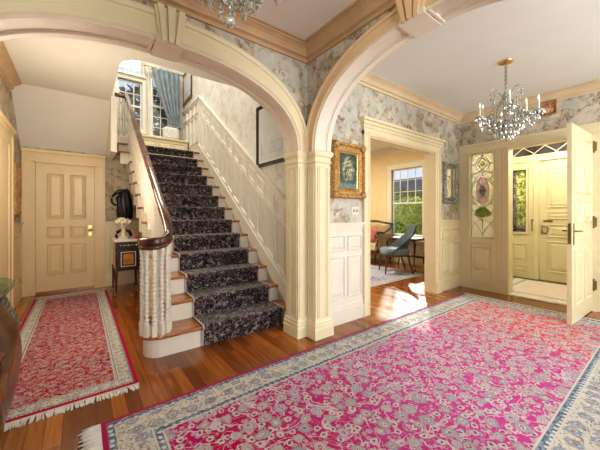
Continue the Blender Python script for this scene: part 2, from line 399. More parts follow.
# ------------------------------------------------------------------ mesh builder
class MB:
    def __init__(s, mp=None): s.v = []; s.f = []; s.mp = mp; s.sm = []
    def P(s, p): return s.mp(*p) if s.mp else tuple(p)
    def raw(s, vs, fs, smooth=False):
        k = len(s.v); s.v += [s.P(p) for p in vs]; s.f += [tuple(i+k for i in f) for f in fs]; s.sm += [smooth]*len(fs)
    def box(s, x0, x1, y0, y1, z0, z1):
        vs = [(x, y, z) for x in (x0, x1) for y in (y0, y1) for z in (z0, z1)]
        s.raw(vs, [(0,1,3,2), (4,6,7,5), (0,4,5,1), (2,3,7,6), (0,2,6,4), (1,5,7,3)])
    def frustum(s, r0, r1):   # two rects (x0,x1,z0,z1,y)
        a = [(r0[0],r0[4],r0[2]), (r0[1],r0[4],r0[2]), (r0[1],r0[4],r0[3]), (r0[0],r0[4],r0[3])]
        b = [(r1[0],r1[4],r1[2]), (r1[1],r1[4],r1[2]), (r1[1],r1[4],r1[3]), (r1[0],r1[4],r1[3])]
        s.raw(a+b, [(0,1,5,4), (1,2,6,5), (2,3,7,6), (3,0,4,7), (4,5,6,7), (3,2,1,0)])
    def panel(s, a0, a1, z0, z1, o=0.0, w=.02, t=.012, field=True):
        t = t*1.45
        """moulded panel: raised bead frame and bevelled field, out = +o direction"""
        s.ringframe(a0, a1, z0, z1, [(0, o-.001), (w*.15, o+t*.8), (w*.45, o+t), (w*.75, o+t*.55), (w, o+.001)])
        if field and a1-a0 > w*5 and z1-z0 > w*5:
            q = w*2.2
            s.frustum((a0+w*1.3, a1-w*1.3, z0+w*1.3, z1-w*1.3, o), (a0+q+w, a1-q-w, z0+q+w, z1-q-w, o+t*.8))
    def ringframe(s, a0, a1, z0, z1, prof):
        """rectangular frame lofted; prof = [(inset, out)...]"""
        rings = []
        for i, o in prof:
            rings.append([(a0+i, o, z0+i), (a1-i, o, z0+i), (a1-i, o, z1-i), (a0+i, o, z1-i)])
        vs = [p for r in rings for p in r]; fs = []
        for k in range(len(prof)-1):
            for j in range(4):
                fs.append((k*4+j, k*4+(j+1) % 4, (k+1)*4+(j+1) % 4, (k+1)*4+j))
        s.raw(vs, fs)
    def lathe(s, prof, c=(0,0,0), n=16, smooth=True, sx=1, sy=1, rot=0.0, cap=True):
        k = len(prof); vs = []
        for r, z in prof:
            for j in range(n):
                a = 2*PI*j/n + rot
                vs.append((c[0]+r*math.cos(a)*sx, c[1]+r*math.sin(a)*sy, c[2]+z))
        fs = [(i*n+j, i*n+(j+1) % n, (i+1)*n+(j+1) % n, (i+1)*n+j) for i in range(k-1) for j in range(n)]
        s.raw(vs, fs, smooth)
        if cap:
            s.raw(vs[:n], [tuple(range(n))[::-1]]); s.raw(vs[-n:], [tuple(range(n))])
    def tube(s, pts, r, n=8, sx=1.0, cap=True, up=(0,0,1)):
        P = [Vector(p) for p in pts]; N = len(P); vs = []
        R = r if isinstance(r, (list, tuple)) else [r]*N
        for i, p in enumerate(P):
            t = (P[min(i+1, N-1)]-P[max(i-1, 0)]).normalized()
            u = Vector(up)
            if abs(t.dot(u)) > .96: u = Vector((1, 0, 0)) if abs(t.x) < .9 else Vector((0, 1, 0))
            a = t.cross(u).normalized(); b = a.cross(t).normalized()
            for j in range(n):
                w = 2*PI*j/n
                vs.append(tuple(p + a*(math.cos(w)*R[i]*sx) + b*(math.sin(w)*R[i])))
        fs = [(i*n+j, i*n+(j+1) % n, (i+1)*n+(j+1) % n, (i+1)*n+j) for i in range(N-1) for j in range(n)]
        if cap: fs += [tuple(range(n))[::-1], tuple((N-1)*n+j for j in range(n))]
        s.raw(vs, fs, True)
    def ball(s, c, r, n=8, m=6, sz=1.0):
        prof = [(max(.0005, r*math.sin(PI*i/m)), -r*sz*math.cos(PI*i/m)) for i in range(m+1)]
        s.lathe(prof, c, n, True, cap=False)
    def loft(s, rings, closed=True, cap=True, smooth=True):
        n = len(rings[0]); vs = [p for r in rings for p in r]; fs = []
        for i in range(len(rings)-1):
            for j in range(n if closed else n-1):
                fs.append((i*n+j, i*n+(j+1) % n, (i+1)*n+(j+1) % n, (i+1)*n+j))
        s.raw(vs, fs, smooth)
        if cap and closed: s.raw(rings[0], [tuple(range(n))[::-1]]); s.raw(rings[-1], [tuple(range(n))])
    def sweep(s, path, prof, closed=False):
        """prof [(out, z)] swept on a floor path, out = right hand side, mitred"""
        n = len(path); rings = []
        for i in range(n):
            p = Vector(path[i][:2])
            ds = []
            if i > 0 or closed: ds.append((p-Vector(path[i-1][:2])).normalized())
            if i < n-1 or closed: ds.append((Vector(path[(i+1) % n][:2])-p).normalized())
            ns = [Vector((d.y, -d.x)) for d in ds]
            if len(ns) == 2:
                m = (ns[0]+ns[1]); m = m/max(.2, (1+ns[0].dot(ns[1])))
            else: m = ns[0]
            rings.append([(p.x+m.x*o, p.y+m.y*o, z) for o, z in prof])
        if closed: rings.append(rings[0])
        s.loft(rings, closed=True, cap=not closed, smooth=False)
    def prism(s, poly, z0, z1):
        n = len(poly)
        s.raw([(x, y, z0) for x, y in poly]+[(x, y, z1) for x, y in poly],
              [tuple(range(n))[::-1], tuple(range(n, 2*n))]+[(i, (i+1) % n, n+(i+1) % n, n+i) for i in range(n)])
    def build(s, name, mat, parent=None, origin=None, loc=None, bevel=0, kind=None, label=None, keep=False):
        me = bpy.data.meshes.new(name)
        vs = s.v
        if parent is None and loc is None and not keep:
            xs = [p[0] for p in vs]; ys = [p[1] for p in vs]; zs = [p[2] for p in vs]
            origin = origin or ((min(xs)+max(xs))/2, (min(ys)+max(ys))/2, min(zs))
            vs = [(p[0]-origin[0], p[1]-origin[1], p[2]-origin[2]) for p in vs]
            loc = origin
        me.from_pydata(vs, [], s.f); me.polygons.foreach_set('use_smooth', s.sm)
        bm = bmesh.new(); bm.from_mesh(me); bmesh.ops.recalc_face_normals(bm, faces=bm.faces); bm.to_mesh(me); bm.free()
        me.materials.append(mat); me.update()
        o = bpy.data.objects.new(name, me); COL.objects.link(o)
        if parent is not None: o.parent = parent
        if loc is not None: o.location = loc
        if bevel:
            b = o.modifiers.new('bevel', 'BEVEL'); b.width = bevel; b.segments = 2; b.limit_method = 'ANGLE'
        if kind: o['kind'] = kind
        if label: o['label'] = label
        return o

def tag(o, label, cat, group=None, kind=None):
    o['label'] = label; o['category'] = cat
    if group: o['group'] = group
    if kind: o['kind'] = kind
    return o
def empty(name, loc=(0,0,0), rz=0.0, kind=None):
    o = bpy.data.objects.new(name, None); COL.objects.link(o); o.location = loc; o.rotation_euler = (0, 0, rz)
    o.empty_display_size = .1
    if kind: o['kind'] = kind
    return o
def thing(name, label, cat, loc=(0,0,0), rz=0.0, group=None):
    return tag(empty(name, loc, rz), label, cat, group)
def copy_tree(o, parent=None):
    c = o.copy(); COL.objects.link(c); c.parent = parent
    for ch in [q for q in bpy.data.objects if q.parent == o]: copy_tree(ch, c)
    return c
def struct(mb, name, mat, parent=None, bevel=0):
    return mb.build(name, mat, parent, kind='structure' if parent is None else None, bevel=bevel, keep=True)

def wall(axis, p0, p1, a0, a1, z0, z1, holes=()):
    """axis 'x': wall runs along x, thickness p0..p1 in y"""
    mb = MB()
    As = sorted(set([a0, a1]+[h[0] for h in holes]+[h[1] for h in holes]))
    Zs = sorted(set([z0, z1]+[h[2] for h in holes]+[h[3] for h in holes]))
    for i in range(len(As)-1):
        j = 0
        while j < len(Zs)-1:
            ca = (As[i]+As[i+1])/2
            def hole(k): return any(h[0] < ca < h[1] and h[2] < (Zs[k]+Zs[k+1])/2 < h[3] for h in holes)
            if hole(j): j += 1; continue
            k = j
            while k+1 < len(Zs)-1 and not hole(k+1): k += 1
            if axis == 'x': mb.box(As[i], As[i+1], p0, p1, Zs[j], Zs[k+1])
            else: mb.box(p0, p1, As[i], As[i+1], Zs[j], Zs[k+1])
            j = k+1
    return mb

# wall-plane mappings (a along the wall, out of the wall, height)
mapC = lambda a, o, z: (a, 2.47-o, z)
mapD = lambda a, o, z: (5.52-o, a, z)
mapE = lambda a, o, z: (a, 6.29-o, z)
mapS = lambda a, o, z: (2.05-o, a, z)
mapL = lambda a, o, z: (-.75+o, a, z)
mapW = lambda a, o, z: (6.85-o, a, z)
mapN = lambda a, o, z: (a, 7.5-o, z)

CEIL = 3.07
# ------------------------------------------------------------------ shell
mb = MB(); mb.box(-1.6, 7.10, -3.0, 7.3, -.12, 0); struct(mb, 'floor', M['floor'])
mb = MB(); mb.box(-1.0, 2.02, -2.5, 2.50, CEIL, CEIL+.25); struct(mb, 'ceiling', M['ceiling'])
mb = MB(); mb.box(2.02, 5.60, -2.5, 2.55, CEIL, CEIL+.25); struct(mb, 'ceiling', M['ceiling_hall'])
# back hall ceiling with stairwell hole (rounded corner)
mb = MB()
hx0, hy0, rr = .375, 3.78, .26
mb.box(-.85, hx0, 2.5, 5.42, CEIL, CEIL+.28)
mb.box(hx0, 2.2, 2.5, hy0, CEIL, CEIL+.28)
cpoly = [(hx0, hy0)]+[(hx0+rr-rr*math.sin(t*PI/16), hy0+rr-rr*math.cos(t*PI/16)) for t in range(9)]
mb.prism(cpoly, CEIL, CEIL+.28)
# slope under the landing
mb.raw([(-.85, 5.42, CEIL), (.38, 5.42, CEIL), (.38, 6.30, 2.36), (-.85, 6.30, 2.36), (-.85, 5.42, CEIL+.1), (.38, 5.42, CEIL+.1), (.38, 6.30, 2.44), (-.85, 6.30, 2.44)],
       [(0,1,2,3), (4,7,6,5), (0,4,5,1), (1,5,6,2), (2,6,7,3), (3,7,4,0)])
struct(mb, 'ceiling', M['ceiling'])
# post closing the slope, second floor fascia
mb = MB(); mb.box(.375, .455, 5.30, 6.20, 2.26, CEIL+.02); struct(mb, 'trim_1', M['ivory'])
mb = MB(); mb.box(-.75, .37, 5.42, 5.50, CEIL, 3.35); mb.box(-.9, -.8, 2.6, 7.6, CEIL, 6.2); mb.box(-.9, 2.2, 2.45, 2.55, CEIL+.28, 6.2); struct(mb, 'wall_upstairs', M['paper_soft'])
mb = MB(); mb.box(-.9, 2.2, 2.45, 7.6, 6.2, 6.3); struct(mb, 'ceiling', M['ceiling'])
# landing slab
mb = MB(); mb.box(.56, 2.05, 6.22, 7.5, 2.45, 2.60); mb.box(-.75, .56, 6.22, 7.5, 2.45, 2.60); struct(mb, 'floor', M['tread'])

# --- arches
def sup(c, half, spring, rise, N=40, p=2.25):
    out = []
    for i in range(N+1):
        t = PI*i/N; cs, sn = math.cos(t), math.sin(t)
        out.append((c-half*math.copysign(abs(cs)**(2/p), cs), spring+rise*abs(sn)**(2/p)))
    return out
def arch_wall(mp, c, half, spring, rise, a0, a1, thick, top):
    mb = MB(mp); pts = sup(c, half, spring, rise)
    pts[0] = (c-half, spring); pts[-1] = (c+half, spring)
    for (A, Z), (B, W) in zip(pts[:-1], pts[1:]):
        vs = [(A,0,Z), (B,0,W), (B,0,top), (A,0,top), (A,-thick,Z), (B,-thick,W), (B,-thick,top), (A,-thick,top)]
        mb.raw(vs, [(0,1,2,3), (7,6,5,4), (0,4,5,1)])
    mb.box(a0, c-half, -thick, 0, 0, top); mb.box(c+half, a1, -thick, 0, 0, top)
    return mb
mapA = lambda a, o, z: (a, 2.45-o, z)
mapB = lambda a, o, z: (1.95-o, a, z)
AC, AH, AR = .56, 1.27, .70
BC, BH, BR = 1.19, 1.12, .79
SP = 1.95
struct(arch_wall(mapA, AC, AH, SP, AR, -1.0, 1.95, .21, CEIL), 'wall_stair_arch', M['paper'])
struct(arch_wall(mapB, BC, BH, SP, BR, -1.7, 2.46, .19, CEIL), 'wall_entry_arch', M['paper'])

def arch_trim(mp, c, half, rise, ow, orise, thick, name, matn, soff, N=48):
    # face band
    inn = sup(c, half, SP, rise, N); out = sup(c, half+ow, SP, orise, N)
    prof = [(0,0), (0,.028), (.06,.040), (.16,.040), (.20,.026), (.34,.026), (.36,.020), (.78,.022), (.80,.034), (.92,.046), (1,.040), (1,0)]
    mb = MB(mp)
    rings = [[(a*(1-s)+b*s, o, z*(1-s)+w*s) for s, o in prof] for (a, z), (b, w) in zip(inn, out)]
    mb.loft(rings, closed=True, cap=True, smooth=False)
    struct(mb, name, M[matn])
    # soffit: lining with raised edges and recessed centre, broken at the crown
    mb = MB(mp)
    strips = [(-.0, .050, .022), (-thick+.050, -thick, .022), (-.065, -.085, .010), (-thick+.085, -thick+.065, .010)]
    for y0, y1, t in [(0.028, -.050, .020), (-thick+.050, -thick-.01, .020), (-.050, -.066, .010), (-thick+.066, -thick+.050, .010)]:
        r2 = []
        ins = sup(c, half-t, SP, rise-t, N)
        for (a, z), (b, w) in zip(inn, ins): r2.append([(a, y0, z), (a, y1, z), (b, y1, w), (b, y0, w)])
        mb.loft(r2, smooth=False)
    for dy in (-.13, .07):
        mb.box(c+dy, c+dy+.018, -thick, .03, SP+rise-.030, SP+rise+.005); mb.box(c+dy+.035, c+dy+.053, -thick, .03, SP+rise-.030, SP+rise+.005)
    # plain lining
    t = .004; r2 = []
    ins = sup(c, half-t, SP, rise-t, N)
    for (a, z), (b, w) in zip(inn, ins): r2.append([(a, 0, z), (a, -thick, z), (b, -thick, w), (b, 0, w)])
    mb.loft(r2, smooth=False)
    mb.box(c-.10, c+.10, -thick-.001, .0525, SP+rise-.037, SP+rise+.01)
    struct(mb, name.replace('trim_', 'trim_1'), M[soff])
    # keystone
    mb = MB(mp)
    zt, zb = SP+orise+.02, SP+rise-.034
    for (b0, b1, t0, t1, o) in ((-.075, .075, -.12, .12, .050), (-.062, -.030, -.10, -.055, .072), (-.016, .016, -.030, .030, .078), (.030, .062, .055, .10, .072)):
        vs = [(c+b0, 0, zb), (c+b1, 0, zb), (c+t1, 0, zt), (c+t0, 0, zt), (c+b0, o, zb), (c+b1, o, zb), (c+t1, o*1.25, zt), (c+t0, o*1.25, zt)]
        mb.raw(vs, [(3,2,1,0), (4,5,6,7), (0,1,5,4), (1,2,6,5), (2,3,7,6), (3,0,4,7)])
    struct(mb, name.replace('trim_', 'trim_2'), M[matn])
arch_trim(mapA, AC, AH, AR, .12, .905, .21, 'trim_2', 'cream', 'soffit')
arch_trim(mapB, BC, BH, BR, .14, .915, .19, 'trim_3', 'cream2', 'ivory')

# --- corner pier pilasters
PATH = [(1.83, 2.68), (1.83, 2.45), (1.95, 2.45), (1.95, 2.31), (2.14, 2.31), (2.14, 2.46)]
base_prof = [(0, 0), (.036, 0), (.036, .10), (.030, .11), (.030, .14), (.022, .15), (.024, .165), (.012, .19), (.010, .21), (0, .21)]
cap_prof = [(0, 1.79), (.014, 1.79), (.014, 1.802), (.004, 1.806), (.004, 1.835), (.018, 1.842), (.018, 1.862), (.010, 1.868), (.012, 1.895), (.026, 1.91), (.034, 1.935), (.036, 1.95), (.022, 1.965), (0, 1.965)]
def pilaster(path, nm, flutes):
    mb = MB(); mb.sweep(path, base_prof); mb.sweep(path, cap_prof)
    mb.sweep(path, [(0, .2), (.004, .2), (.004, 1.80), (0, 1.80)])
    for (x, y, ax) in flutes:
        if ax == 'x': mb.box(x-.007, x+.007, y-.012, y+.002, .21, 1.79)
        else: mb.box(x-.012, x+.012, y-.007, y+.007, .21, 1.79)
    struct(mb, nm, M['cream'])
pilaster(PATH, 'trim_4', [(1.83, 2.475, 'y'), (1.83, 2.51, 'y'), (1.83, 2.60, 'y'), (1.83, 2.635, 'y'), (1.85, 2.45, 'x'), (1.925, 2.45, 'x'),
                          (1.95, 2.335, 'y'), (1.95, 2.425, 'y'), (1.975, 2.31, 'x'), (2.0, 2.31, 'x'), (2.095, 2.31, 'x'), (2.12, 2.31, 'x')])
pilaster([(-1.0, 2.45), (-.71, 2.45), (-.71, 2.68)], 'trim_5', [(-.74, 2.45, 'x')])
pilaster([(2.14, .07), (1.95, .07), (1.95, -1.6)], 'trim_6', [(2.0, .07, 'x')])

# --- crowns
def crown_prof(s=1.0, z=CEIL):
    return [(o*s, z+h*s) for o, h in ((0, -.150), (.020, -.150), (.020, -.128), (.008, -.123), (.012, -.112), (.040, -.100), (.046, -.086), (.037, -.080), (.055, -.055), (.085, -.036), (.106, -.030), (.106, -.018), (.097, -.015), (.122, -.010))]+[(.122*s, z), (0, z)]
mb = MB(); mb.sweep([(-1.0, 2.45), (1.95, 2.45), (1.95, -2.4)], crown_prof(1.05)); struct(mb, 'trim_7', M['crown'])
mb = MB(); mb.sweep([(2.14, -2.4), (2.14, 2.47), (5.52, 2.47), (5.52, -2.4)], crown_prof(.92)); struct(mb, 'trim_8', M['crown2'])
mb = MB(); mb.sweep([(-.75, 2.66), (-.75, 5.42)], crown_prof(1.0)); struct(mb, 'trim_9', M['crown'])

# --- wall C (between hall and sitting room), wall D (entry), foyer left wall
struct(wall('x', 2.47, 2.62, 2.05, 6.85, 0, 3.35, [(2.97, 4.61, -.01, 2.31)]), 'wall_sitting_room', M['paper'])
struct(wall('y', 5.52, 5.66, -2.5, 2.47, 0, CEIL+.2, [(.73, 1.72, -.01, 2.37), (1.915, 2.295, .88, 2.35)]), 'wall_entry', M['paper'])
struct(wall('y', -1.1, -1.0, -2.5, 2.66, 0, CEIL), 'wall_left', M['paper'])

# wainscot / casing wall C
def base(mb, a0, a1, h=.20):
    mb.box(a0, a1, 0, .028, 0, h*.72); mb.frustum((a0, a1, h*.72, h, 0), (a0, a1, h*.72, h-.02, .02)); mb.box(a0, a1, 0, .012, h*.7, h+.03)
def dado_cap(mb, a0, a1, z=1.19):
    mb.box(a0, a1, 0, .020, z-.07, z-.025); mb.box(a0, a1, 0, .034, z-.028, z-.012); mb.box(a0, a1, 0, .046, z-.012, z+.006)
mb = MB(mapC); mb.box(2.14, 2.862, 0, .008, 0, 1.18); base(mb, 2.14, 2.862, .23); dado_cap(mb, 2.14, 2.862)
for a0, a1 in ((2.26, 2.53), (2.58, 2.83)):
    mb.panel(a0, a1, .86, 1.04, .008, .016, .012); mb.panel(a0, a1, .30, .79, .008, .018, .012)
struct(mb, 'trim_10', M['ivory'])
mb = MB(mapC); mb.box(4.78, 5.51, 0, .008, 0, 1.18); base(mb, 4.78, 5.51, .20); dado_cap(mb, 4.78, 5.51)
for a0, a1 in ((4.86, 5.13), (5.19, 5.46)):
    mb.panel(a0, a1, .86, 1.04, .008, .016, .012); mb.panel(a0, a1, .27, .79, .008, .018, .012)
struct(mb, 'trim_11', M['cream'])
mb = MB(mapC)
mb.box(2.862, 2.97, 0, .028, 0, 2.309); mb.box(2.855, 2.88, 0, .042, 0, 2.36); mb.box(2.952, 2.975, 0, .036, 0, 2.32)
mb.box(4.61, 4.76, 0, .028, 0, 2.309); mb.box(4.735, 4.765, 0, .045, 0, 2.36); mb.box(4.605, 4.63, 0, .036, 0, 2.32); mb.box(4.67, 4.69, 0, .036, 0, 2.32)
mb.box(4.61, 4.78, 0, .05, 0, .20)
mb.box(2.855, 4.765, 0, .030, 2.31, 2.45); mb.box(2.855, 4.765, 0, .040, 2.33, 2.35); mb.box(2.84, 4.78, 0, .045, 2.40, 2.44)
mb.box(2.82, 4.80, 0, .065, 2.44, 2.48); mb.box(2.79, 4.83, 0, .095, 2.48, 2.515)
mb.box(2.955, 2.975, -.16, 0, 0, 2.31); mb.box(4.605, 4.625, -.16, 0, 0, 2.31); mb.box(2.955, 4.625, -.16, 0, 2.295, 2.315)
struct(mb, 'trim_12', M['cream'])

# entry screen (wall D): frame with sidelight, lower panel, casing round the door
mb = MB(mapD)
mb.box(2.295, 2.465, 0, .03, 0, 2.349); mb.box(1.72, 1.915, 0, .03, 0, 2.349); mb.box(1.915, 2.295, 0, .03, 0, .88); mb.box(.40, 2.465, 0, .03, 2.35, 2.50)
mb.box(.40, .73, 0, .03, 0, 2.349); mb.box(.62, .645, .03, .045, 0, 2.37)
mb.box(.40, 2.465, 0, .045, 2.475, 2.52); mb.box(.40, 2.465, 0, .036, 2.37, 2.39)
mb.box(1.70, 1.745, -.14, .051, 0, 2.354); mb.box(.7045, .7425, -.14, .033, 0, 2.392); mb.box(.705, 1.745, -.14, .05, 2.355, 2.39)
mb.panel(1.96, 2.25, .30, .74, .03, .022, .014); mb.panel(1.94, 2.27, .14, .80, .03, .012, .008, False)
mb.ringframe(1.90, 2.31, .865, 2.365, [(0, .03), (0, .045), (.016, .045), (.022, .02), (.022, -.06)])
mb.box(1.80, 1.81, .03, .04, 0, 2.37); mb.box(1.86, 1.87, .03, .04, 0, 2.37)
mb.box(1.75, 2.465, .03, .042, 0, .10)
struct(mb, 'trim_13', M['cream'])
# floor vent in the panel below the sidelight
vt = empty('trim_14', (5.488, 2.05, .03), kind='structure')
mb = MB(); mb.box(-.006, 0, -.13, .13, .02, .09); mb.build('vent_plate', M['cream'], vt)
mb = MB()
for k in range(5): mb.box(-.010, -.006, -.11, .11, .028+k*.012, .034+k*.012)
mb.build('vent_louvre', M['doorpaint'], vt)

# door E and back hall
struct(wall('x', 6.29, 6.45, -.75, 2.05, 0, 2.45, [(-.57, .20, -.01, 2.13)]), 'wall_back', M['paper_warm'])
struct(wall('y', -.85, -.75, 2.66, 6.45, 0, CEIL), 'wall_hall_left', M['paper_warm'])
mb = MB(mapE)
mb.box(-.72, -.58, 0, .03, 0, 2.139); mb.box(.21, .35, 0, .03, 0, 2.139); mb.box(-.72, .35, 0, .034, 2.14, 2.29)
mb.box(-.73, -.70, 0, .05, 0, 2.30); mb.box(.33, .36, 0, .05, 0, 2.30); mb.box(-.60, -.575, 0, .04, 0, 2.15); mb.box(.205, .23, 0, .04, 0, 2.15)
mb.box(-.60, .23, 0, .04, 2.13, 2.155); mb.box(-.74, .37, 0, .065, 2.29, 2.335)
struct(mb, 'trim_15', M['doorpaint'])
dE = empty('door_1', (-.185, 6.30, 0), kind='structure')
mb = MB(); mb.box(-.385, .385, 0, .04, .035, 2.13)
mq = MB(lambda a, o, z: (a, -o, z))
for a0, a1 in ((-.25, -.03), (.05, .27)):
    mq.panel(a0, a1, 1.22, 1.97, 0, .018, .014); mq.panel(a0, a1, .90, 1.09, 0, .016, .012)
for a0, a1 in ((-.25, -.03), (.05, .27)): mq.panel(a0, a1, .30, .80, 0, .018, .014)
mb.v += [p for p in mq.v]; k0 = len(mb.v)-len(mq.v); mb.f += [tuple(i+k0 for i in f) for f in mq.f]; mb.sm += mq.sm
mb.build('door_panel', M['doorpaint'], dE)
mb = MB(); mb.ball((.325, -.045, 1.02), .032, 12, 8); mb.tube([(.325, 0, 1.02), (.325, -.04, 1.02)], .010); mb.box(.300, .350, -.006, 0, .92, 1.10)
mb.build('door_knob', M['brass'], dE)
mb = MB(); mb.box(-.57, .20, 6.27, 6.50, 0, .035); mb.box(-.6, .25, 6.36, 6.5, .035, 2.2); struct(mb, 'trim_16', M['tread'])  # strip fills the dark gap under the door; unseen slab added against light leaks
# wainscot right of door E
mb = MB(mapE); mb.box(.36, 2.05, 0, .008, 0, 1.14); base(mb, .36, 2.05, .22); dado_cap(mb, .36, 2.05, 1.16)
for k in range(5): mb.panel(.42+k*.32, .68+k*.32, .30, .78, .008, .018, .012); mb.panel(.42+k*.32, .68+k*.32, .84, 1.04, .008, .016, .012)
struct(mb, 'trim_17', M['cream'])
# left wall: door casing, wainscot
mb = MB(mapL); mb.box(4.3, 5.38, 0, .03, 0, 2.32)
mb.box(5.35, 5.40, 0, .045, 0, 2.32); mb.box(5.14, 5.17, 0, .04, 0, 2.20); mb.box(4.3, 5.17, 0, .04, 2.18, 2.22)
mb.box(4.3, 5.40, 0, .045, 2.32, 2.36); mb.box(4.3, 5.42, 0, .07, 2.36, 2.41); mb.box(4.3, 5.40, 0, .04, 2.41, 2.44)
mb.box(4.3, 5.10, -.01, .010, 0, 2.18)
struct(mb, 'trim_18', M['doorpaint'])
mb = MB(mapL); mb.box(5.40, 6.28, 0, .008, 0, 1.14); base(mb, 5.40, 6.28, .22); dado_cap(mb, 5.40, 6.28, 1.16); mb.panel(5.50, 6.18, .32, 1.0, .008, .02, .012)
struct(mb, 'trim_19', M['doorpaint'])

# ------------------------------------------------------------------ stairs
RISE, RUN, Y1 = .20, .28, 2.85
def zn(y): return .2+(y-Y1)*RISE/RUN
XL, XR = .69, 2.05
st = thing('staircase', 'straight oak staircase with cream risers, turned white balusters and mahogany handrail', 'staircase', (1.37, 2.85, 0))
O = (1.37, 2.85, 0)
def lc(p): return (p[0]-O[0], p[1]-O[1], p[2]-O[2])
LM = lambda x, y, z: lc((x, y, z))
def bull(r, cx=.60, cy=3.01, yf=2.83):
    pts = [(XR-.004, yf), (cx, yf)]
    R = cy-yf
    pts = [(XR-.004, yf)]+[(cx+R*math.cos(a)*.95, cy+R*math.sin(a)) for a in [(-PI/2)-(PI*t/14) for t in range(15)]]+[(XL, cy+R), (XR-.004, cy+R)]
    return pts
b1 = bull(.18)
b1r = bull(.15, .60, 3.01, 2.865)
for n in range(1, 13):
    y0 = Y1+(n-1)*RUN; z = RISE*n
    tr = MB(LM); rs = MB(LM)
    if n == 1:
        tr.prism(b1, z-.03, z); rs.prism(b1r, 0, z-.03)
        rs.box(XL+.03, XR-.004, y0+.2, y0+.32, 0, z-.03)
    else:
        tr.box(XL-.02, XR-.004, y0, y0+RUN+.03, z-.03, z)
        rs.box(XL+.012, XR-.004, y0+.03, y0+.05, z-RISE, z-.03)
        if n <= 12: rs.box(XL, XL+.02, y0+.03, y0+RUN+.03, z-.36 if n > 1 else 0, z-.03)
        # rounded scroll bracket under the tread end
        rs.box(XL-.008, XL+.002, y0+.05, y0+.22, z-.10, z-.035); rs.box(XL-.008, XL+.002, y0+.05, y0+.14, z-.16, z-.09)
    tr.build('tread', M['tread'], st, bevel=.008); rs.build('riser', M['ivory'], st)
# landing nosing and last riser
mb = MB(LM); mb.box(.46, XR-.004, 6.19, 6.24, 2.57, 2.602); mb.box(.46, .70, 5.91, 6.22, 2.37, 2.40)
mb.build('landing_nosing', M['tread'], st, bevel=.006)
mb = MB(LM); mb.box(.56, XR-.004, 6.215, 6.235, 2.40, 2.57); mb.box(.56, .70, 5.94, 5.96, 2.18, 2.37); mb.build('riser', M['ivory'], st)
# string / soffit below the flight
mb = MB(LM)
ya, yb = 3.14, 6.2
mb.raw([(XL+.03, ya, 0), (XL+.03, 4.7, 0), (XL+.03, 4.7, zn(4.7)-.30), (XL+.03, ya, zn(ya)-.30), (XL+.09, ya, 0), (XL+.09, 4.7, 0), (XL+.09, 4.7, zn(4.7)-.30), (XL+.09, ya, zn(ya)-.30)],
       [(0,1,2,3), (7,6,5,4), (0,4,5,1), (1,5,6,2), (2,6,7,3), (3,7,4,0)])
def sloped(mb, x0, x1, y0, y1, lo, hi):
    vs = [(x, y, zn(y)+h) for x in (x0, x1) for y in (y0, y1) for h in (lo, hi)]
    mb.raw(vs, [(0,1,3,2), (4,6,7,5), (0,4,5,1), (2,3,7,6), (0,2,6,4), (1,5,7,3)])
sloped(mb, XL+.01, XL+.05, 3.1, 6.22, -.45, -.20)
sloped(mb, XL+.03, XR-.01, 3.3, 6.22, -.47, -.42)
mb.build('string_board', M['ivory'], st)
mb = MB(lambda a, o, z: lc((XL+.03-o, a, z)))
for k in range(4):
    y = 3.22+k*.37; mb.panel(y, y+.30, .14, max(.3, zn(y)-.42), 0, .02, .01)
mb.build('spandrel_panel', M['ivory'], st)
# handrail
rail = [(.68, y, zn(y)+.86) for y in (6.22, 5.5, 4.8, 4.1, 3.6, 3.35)]
rail += [(.682, 3.20, 1.315), (.684, 3.08, 1.215), (.678, 2.985, 1.135), (.655, 2.91, 1.085), (.61, 2.865, 1.058), (.555, 2.855, 1.045), (.50, 2.872, 1.04), (.462, 2.92, 1.04), (.448, 2.98, 1.04), (.458, 3.035, 1.04), (.49, 3.07, 1.04)]
rail = [(.50, 6.235, 3.46), (.58, 6.235, 3.46), (.66, 6.24, 3.455)]+rail
mb = MB(LM); mb.tube(rail, .040, 12, .95); mb.build('handrail', M['rail'], st)
mb = MB(LM); mb.tube([(x, y, z+.018) for x, y, z in rail], .030, 10, 1.30); mb.build('rail_cap', M['rail'], st)
mb = MB(LM); mb.tube([(x, y, z-.045) for x, y, z in rail[8:]], .022, 8, 1.5); mb.build('rail_fillet', M['rail'], st)
# balusters
def bal_mesh(h, style):
    mb = MB()
    b = .021
    mb.box(-b, b, -b, b, 0, .10); mb.box(-b*.8, b*.8, -b*.8, b*.8, h-.07, h)
    prof = [(.020, .10), (.026, .115), (.016, .13)]
    z = .13; L = h-.07-.13-.02
    if style == 0:
        N = 15
        for i in range(N):
            q = z+L*i/N; prof += [(.0105, q), (.0225, q+L/N*.35), (.0225, q+L/N*.65)]
    elif style == 1:
        for i in range(13):
            t = i/12; prof.append((.013+.013*abs(math.sin(t*PI*2.0))**.7, z+L*t))
    else:
        for i in range(13):
            t = i/12; prof.append((.015+.016*(1-t)*abs(math.sin(min(1, t*1.6)*PI)), z+L*t))
    prof += [(.014, z+L), (.024, z+L+.012), (.018, h-.07)]
    mb.lathe(prof, n=8)
    me = mb.build('baluster', M['ivory'], st)
    return me
cache = {}
def baluster(x, y, z0, z1, style, rz=0.0):
    h = round(z1-z0, 2); k = (h, style)
    if k not in cache:
        o = bal_mesh(h, style); cache[k] = o
    else:
        o = cache[k].copy(); COL.objects.link(o)
    o.location = lc((x, y, z0)); o.rotation_euler = (0, 0, rz)
for (x, y, z) in [(.458, 3.03, 1.0), (.452, 2.965, 1.0), (.475, 2.90, 1.0), (.530, 2.868, 1.0), (.592, 2.865, 1.0), (.645, 2.90, 1.04), (.675, 2.965, 1.08), (.684, 3.05, 1.15)]:
    baluster(x, y, .20, z, 0, random.random())
